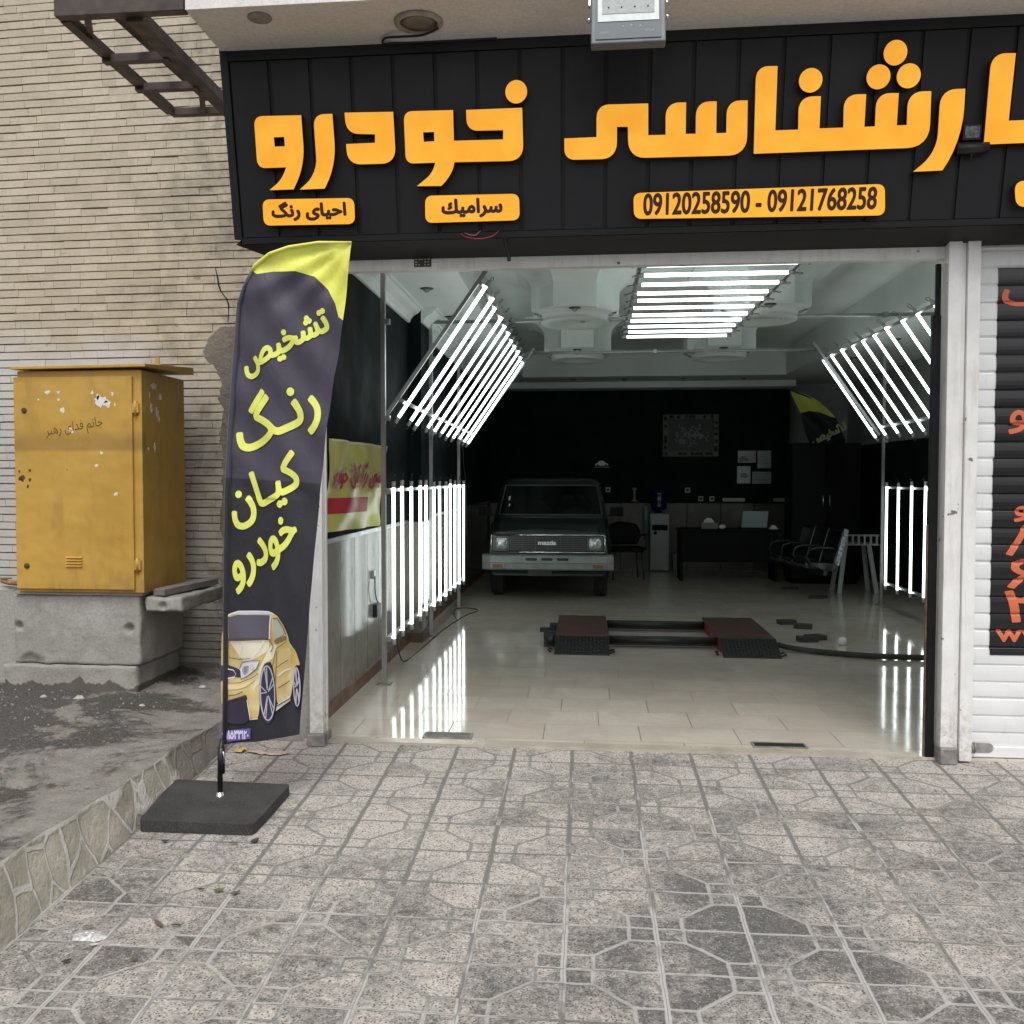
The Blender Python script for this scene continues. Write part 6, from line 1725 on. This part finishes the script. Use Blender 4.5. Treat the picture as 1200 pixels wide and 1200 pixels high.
ink(g, fit(text_polys('تشخیص'), (3.42, 1.98, 3.89, 2.34), R(20)), .011, .004, lambda r, lv: g.drape(r, f2m(lv), .03))
g.build("lettering", mk("pale_yellow_print", (.62, .63, .35), .6), c2)
g = MB(); g.tube([(3.93, 15.3, 0), (3.93, 15.3, 1.4), (3.885, 15.3, 2.05), (3.743, 15.3, 2.40), (3.483, 15.3, 2.66), (3.07, 15.3, 2.83)], .011, 8); g.build("pole", M_pole, f2)
g = MB(); g.box(3.75, 4.1, 15.15, 15.45, 0, .05); g.build("base", M_rub, f2)
wire("wall_cable", "thin pale cable hanging down the black wall behind the left racks", [(-1.59, 12.7, 2.0), (-1.585, 12.75, 1.7), (-1.58, 12.9, 1.5), (-1.58, 13.0, 1.2), (-1.575, 13.0, .7)], .007, mk("grey_cable", (.08, .085, .085), .5), "cable")

# ------------------------------------------------------------------ litter on the paving
M_foil = mk("crumpled_foil", (.52, .52, .51), .45, metal=.2, var=.5, vs=70, bump=.6, bs=60)
def lump(name, x, y, rx, ry, h, mat, lab, cat, seed):
    g = MB(); rr = random.Random(seed); n = 14; m_ = 5
    vs = []
    for j in range(m_ + 1):
        f = j / m_
        for i in range(n):
            t = 2 * math.pi * i / n; k = (1 - f) * (.8 + .35 * mnoise.noise(Vector((math.cos(t) * 1.7, math.sin(t) * 1.7, seed))) )
            vs.append((x + rx * k * math.cos(t), y + ry * k * math.sin(t), pz(y) + .001 + h * f ** .6 * (.6 + .5 * rr.random())))
    g.add(vs, [(j * n + i, j * n + (i + 1) % n, (j + 1) * n + (i + 1) % n, (j + 1) * n + i) for j in range(m_) for i in range(n)], 0, False)
    return tag(g.build(name, mat), lab, cat)
lump("crushed_foil", -1.735, 3.235, .080, .055, .018, M_foil, "flattened crumpled grey foil on the paving near the kerb", "litter", 4)
M_leaf = mk("dry_leaf", (.045, .04, .03), .7); M_leafg = mk("green_leaf", (.10, .13, .05), .6); M_leafb = mk("brown_leaf", (.13, .09, .05), .7)
def leaf(x, y, r, l, w, mat, lab):
    c, s_ = math.cos(r), math.sin(r)
    q = [(-l, 0), (-.5 * l, .8 * w), (0, w), (.6 * l, .6 * w), (l, 0), (.6 * l, -.6 * w), (0, -w), (-.5 * l, -.8 * w)]
    g = MB(); g.poly([q], lambda a, b: Vector((x + a * c - b * s_, y + a * s_ + b * c, pz(y + a * s_ + b * c) + .006 + .006 * (b / w) ** 2 + .008 * (a / l) ** 2)), lambda a, b: Vector((x + a * c - b * s_, y + a * s_ + b * c, pz(y + a * s_ + b * c) + .004 + .006 * (b / w) ** 2 + .008 * (a / l) ** 2)))
    tag(g.build("fallen_leaf", mat), lab, "leaf", "leaves and scraps on the paving")
def P_(x, y): return x, y
leaf(-1.415, 4.06, 1.2, .028, .013, M_leaf, "dark curled leaf just in front of the rubber flag base")
leaf(-1.50, 4.03, .1, .022, .006, M_leafb, "thin brown leaf left of the dark curled leaf by the flag base")
leaf(-1.40, 3.60, .3, .022, .011, M_leafg, "small green leaf on the paving between flag base and foil")
leaf(-1.33, 3.585, .8, .022, .010, M_leafb, "brown leaf right of the small green leaf on the paving")
leaf(-1.47, 3.60, .2, .014, .006, M_leaf, "tiny dark scrap left of the small green leaf")
leaf(-1.52, 3.33, -.7, .035, .008, M_leafb, "brown twig like scrap right of the crumpled foil")
leaf(-1.45, 3.325, .1, .022, .004, M_leaf, "thin dark twig on the paving right of the crumpled foil")
leaf(-1.68, 3.17, .5, .018, .007, M_foil, "small pale scrap just below the crumpled foil")
leaf(-1.72, 3.06, .9, .018, .008, M_leaf, "dark scrap in the joint below the crumpled foil")
leaf(-1.50, 3.09, .3, .013, .007, M_leafb, "small brown scrap near the bottom left of the paving")
leaf(-1.80, 4.02, .5, .018, .009, M_leaf, "dark scrap near the left corner of the flag base")
g = MB(); rr = random.Random(2); q = [(-1.87, 5.22), (-1.80, 5.25), (-1.72, 5.20), (-1.66, 5.235), (-1.615, 5.21), (-1.64, 5.175), (-1.72, 5.165), (-1.80, 5.185)]
g.drape([q], lambda x, y: Vector((x, y, pz(y) + .010 + .008 * mnoise.noise(Vector((x * 40, y * 40, 0))))), .02); tag(g.build("paper_wrapper", mk("pink_paper", (.55, .40, .36), .6, var=.2, vs=30), None, solid=.001), "crumpled pale pink wrapper on the paving behind the flag pole", "litter")
g = MB(); q = [(-1.93, 5.23), (-1.89, 5.26), (-1.865, 5.235), (-1.88, 5.19), (-1.92, 5.19)]
g.drape([q], lambda x, y: Vector((x, y, pz(y) + .014 + .014 * mnoise.noise(Vector((x * 50, y * 50, 4))))), .012); tag(g.build("paper_wrapper", mk("yellow_paper", (.55, .42, .12), .6), None, solid=.001), "small yellow scrap of wrapper beside the pink one behind the flag pole", "litter")
# chips of rubble on the terrace
M_chip = mk("pale_rubble", (.40, .38, .34), .9, var=.3, vs=40)
CH = [(-3.05, 5.62, .030, "pale rubble chip on the dark wet ground in front of the plinth"), (-3.30, 5.66, .022, "small white chip left of the larger chip below the plinth"), (-2.62, 5.55, .018, "small grey chip right of the plinth corner on the terrace"), (-2.45, 6.05, .025, "grey rubble lump under the concrete ledge on the terrace")]
for i, (x, y, r_, lab) in enumerate(CH):
    g = MB(); rr = random.Random(i + 20); n = 7
    top = [(x + r_ * .55 * rr.uniform(.7, 1.2) * math.cos(2 * math.pi * k / n), y + r_ * .5 * math.sin(2 * math.pi * k / n), terr_h(x, y) + r_ * .55 * rr.uniform(.6, 1.1)) for k in range(n)]
    bot = [(x + r_ * 1.2 * rr.uniform(.7, 1.2) * math.cos(2 * math.pi * k / n), y + r_ * math.sin(2 * math.pi * k / n), terr_h(x, y) - .004) for k in range(n)]
    g.add(bot + top, [(k, (k + 1) % n, n + (k + 1) % n, n + k) for k in range(n)] + [tuple(range(n, 2 * n))]); tag(g.build("rubble_chip", M_chip), lab, "rubble", "rubble on the terrace")
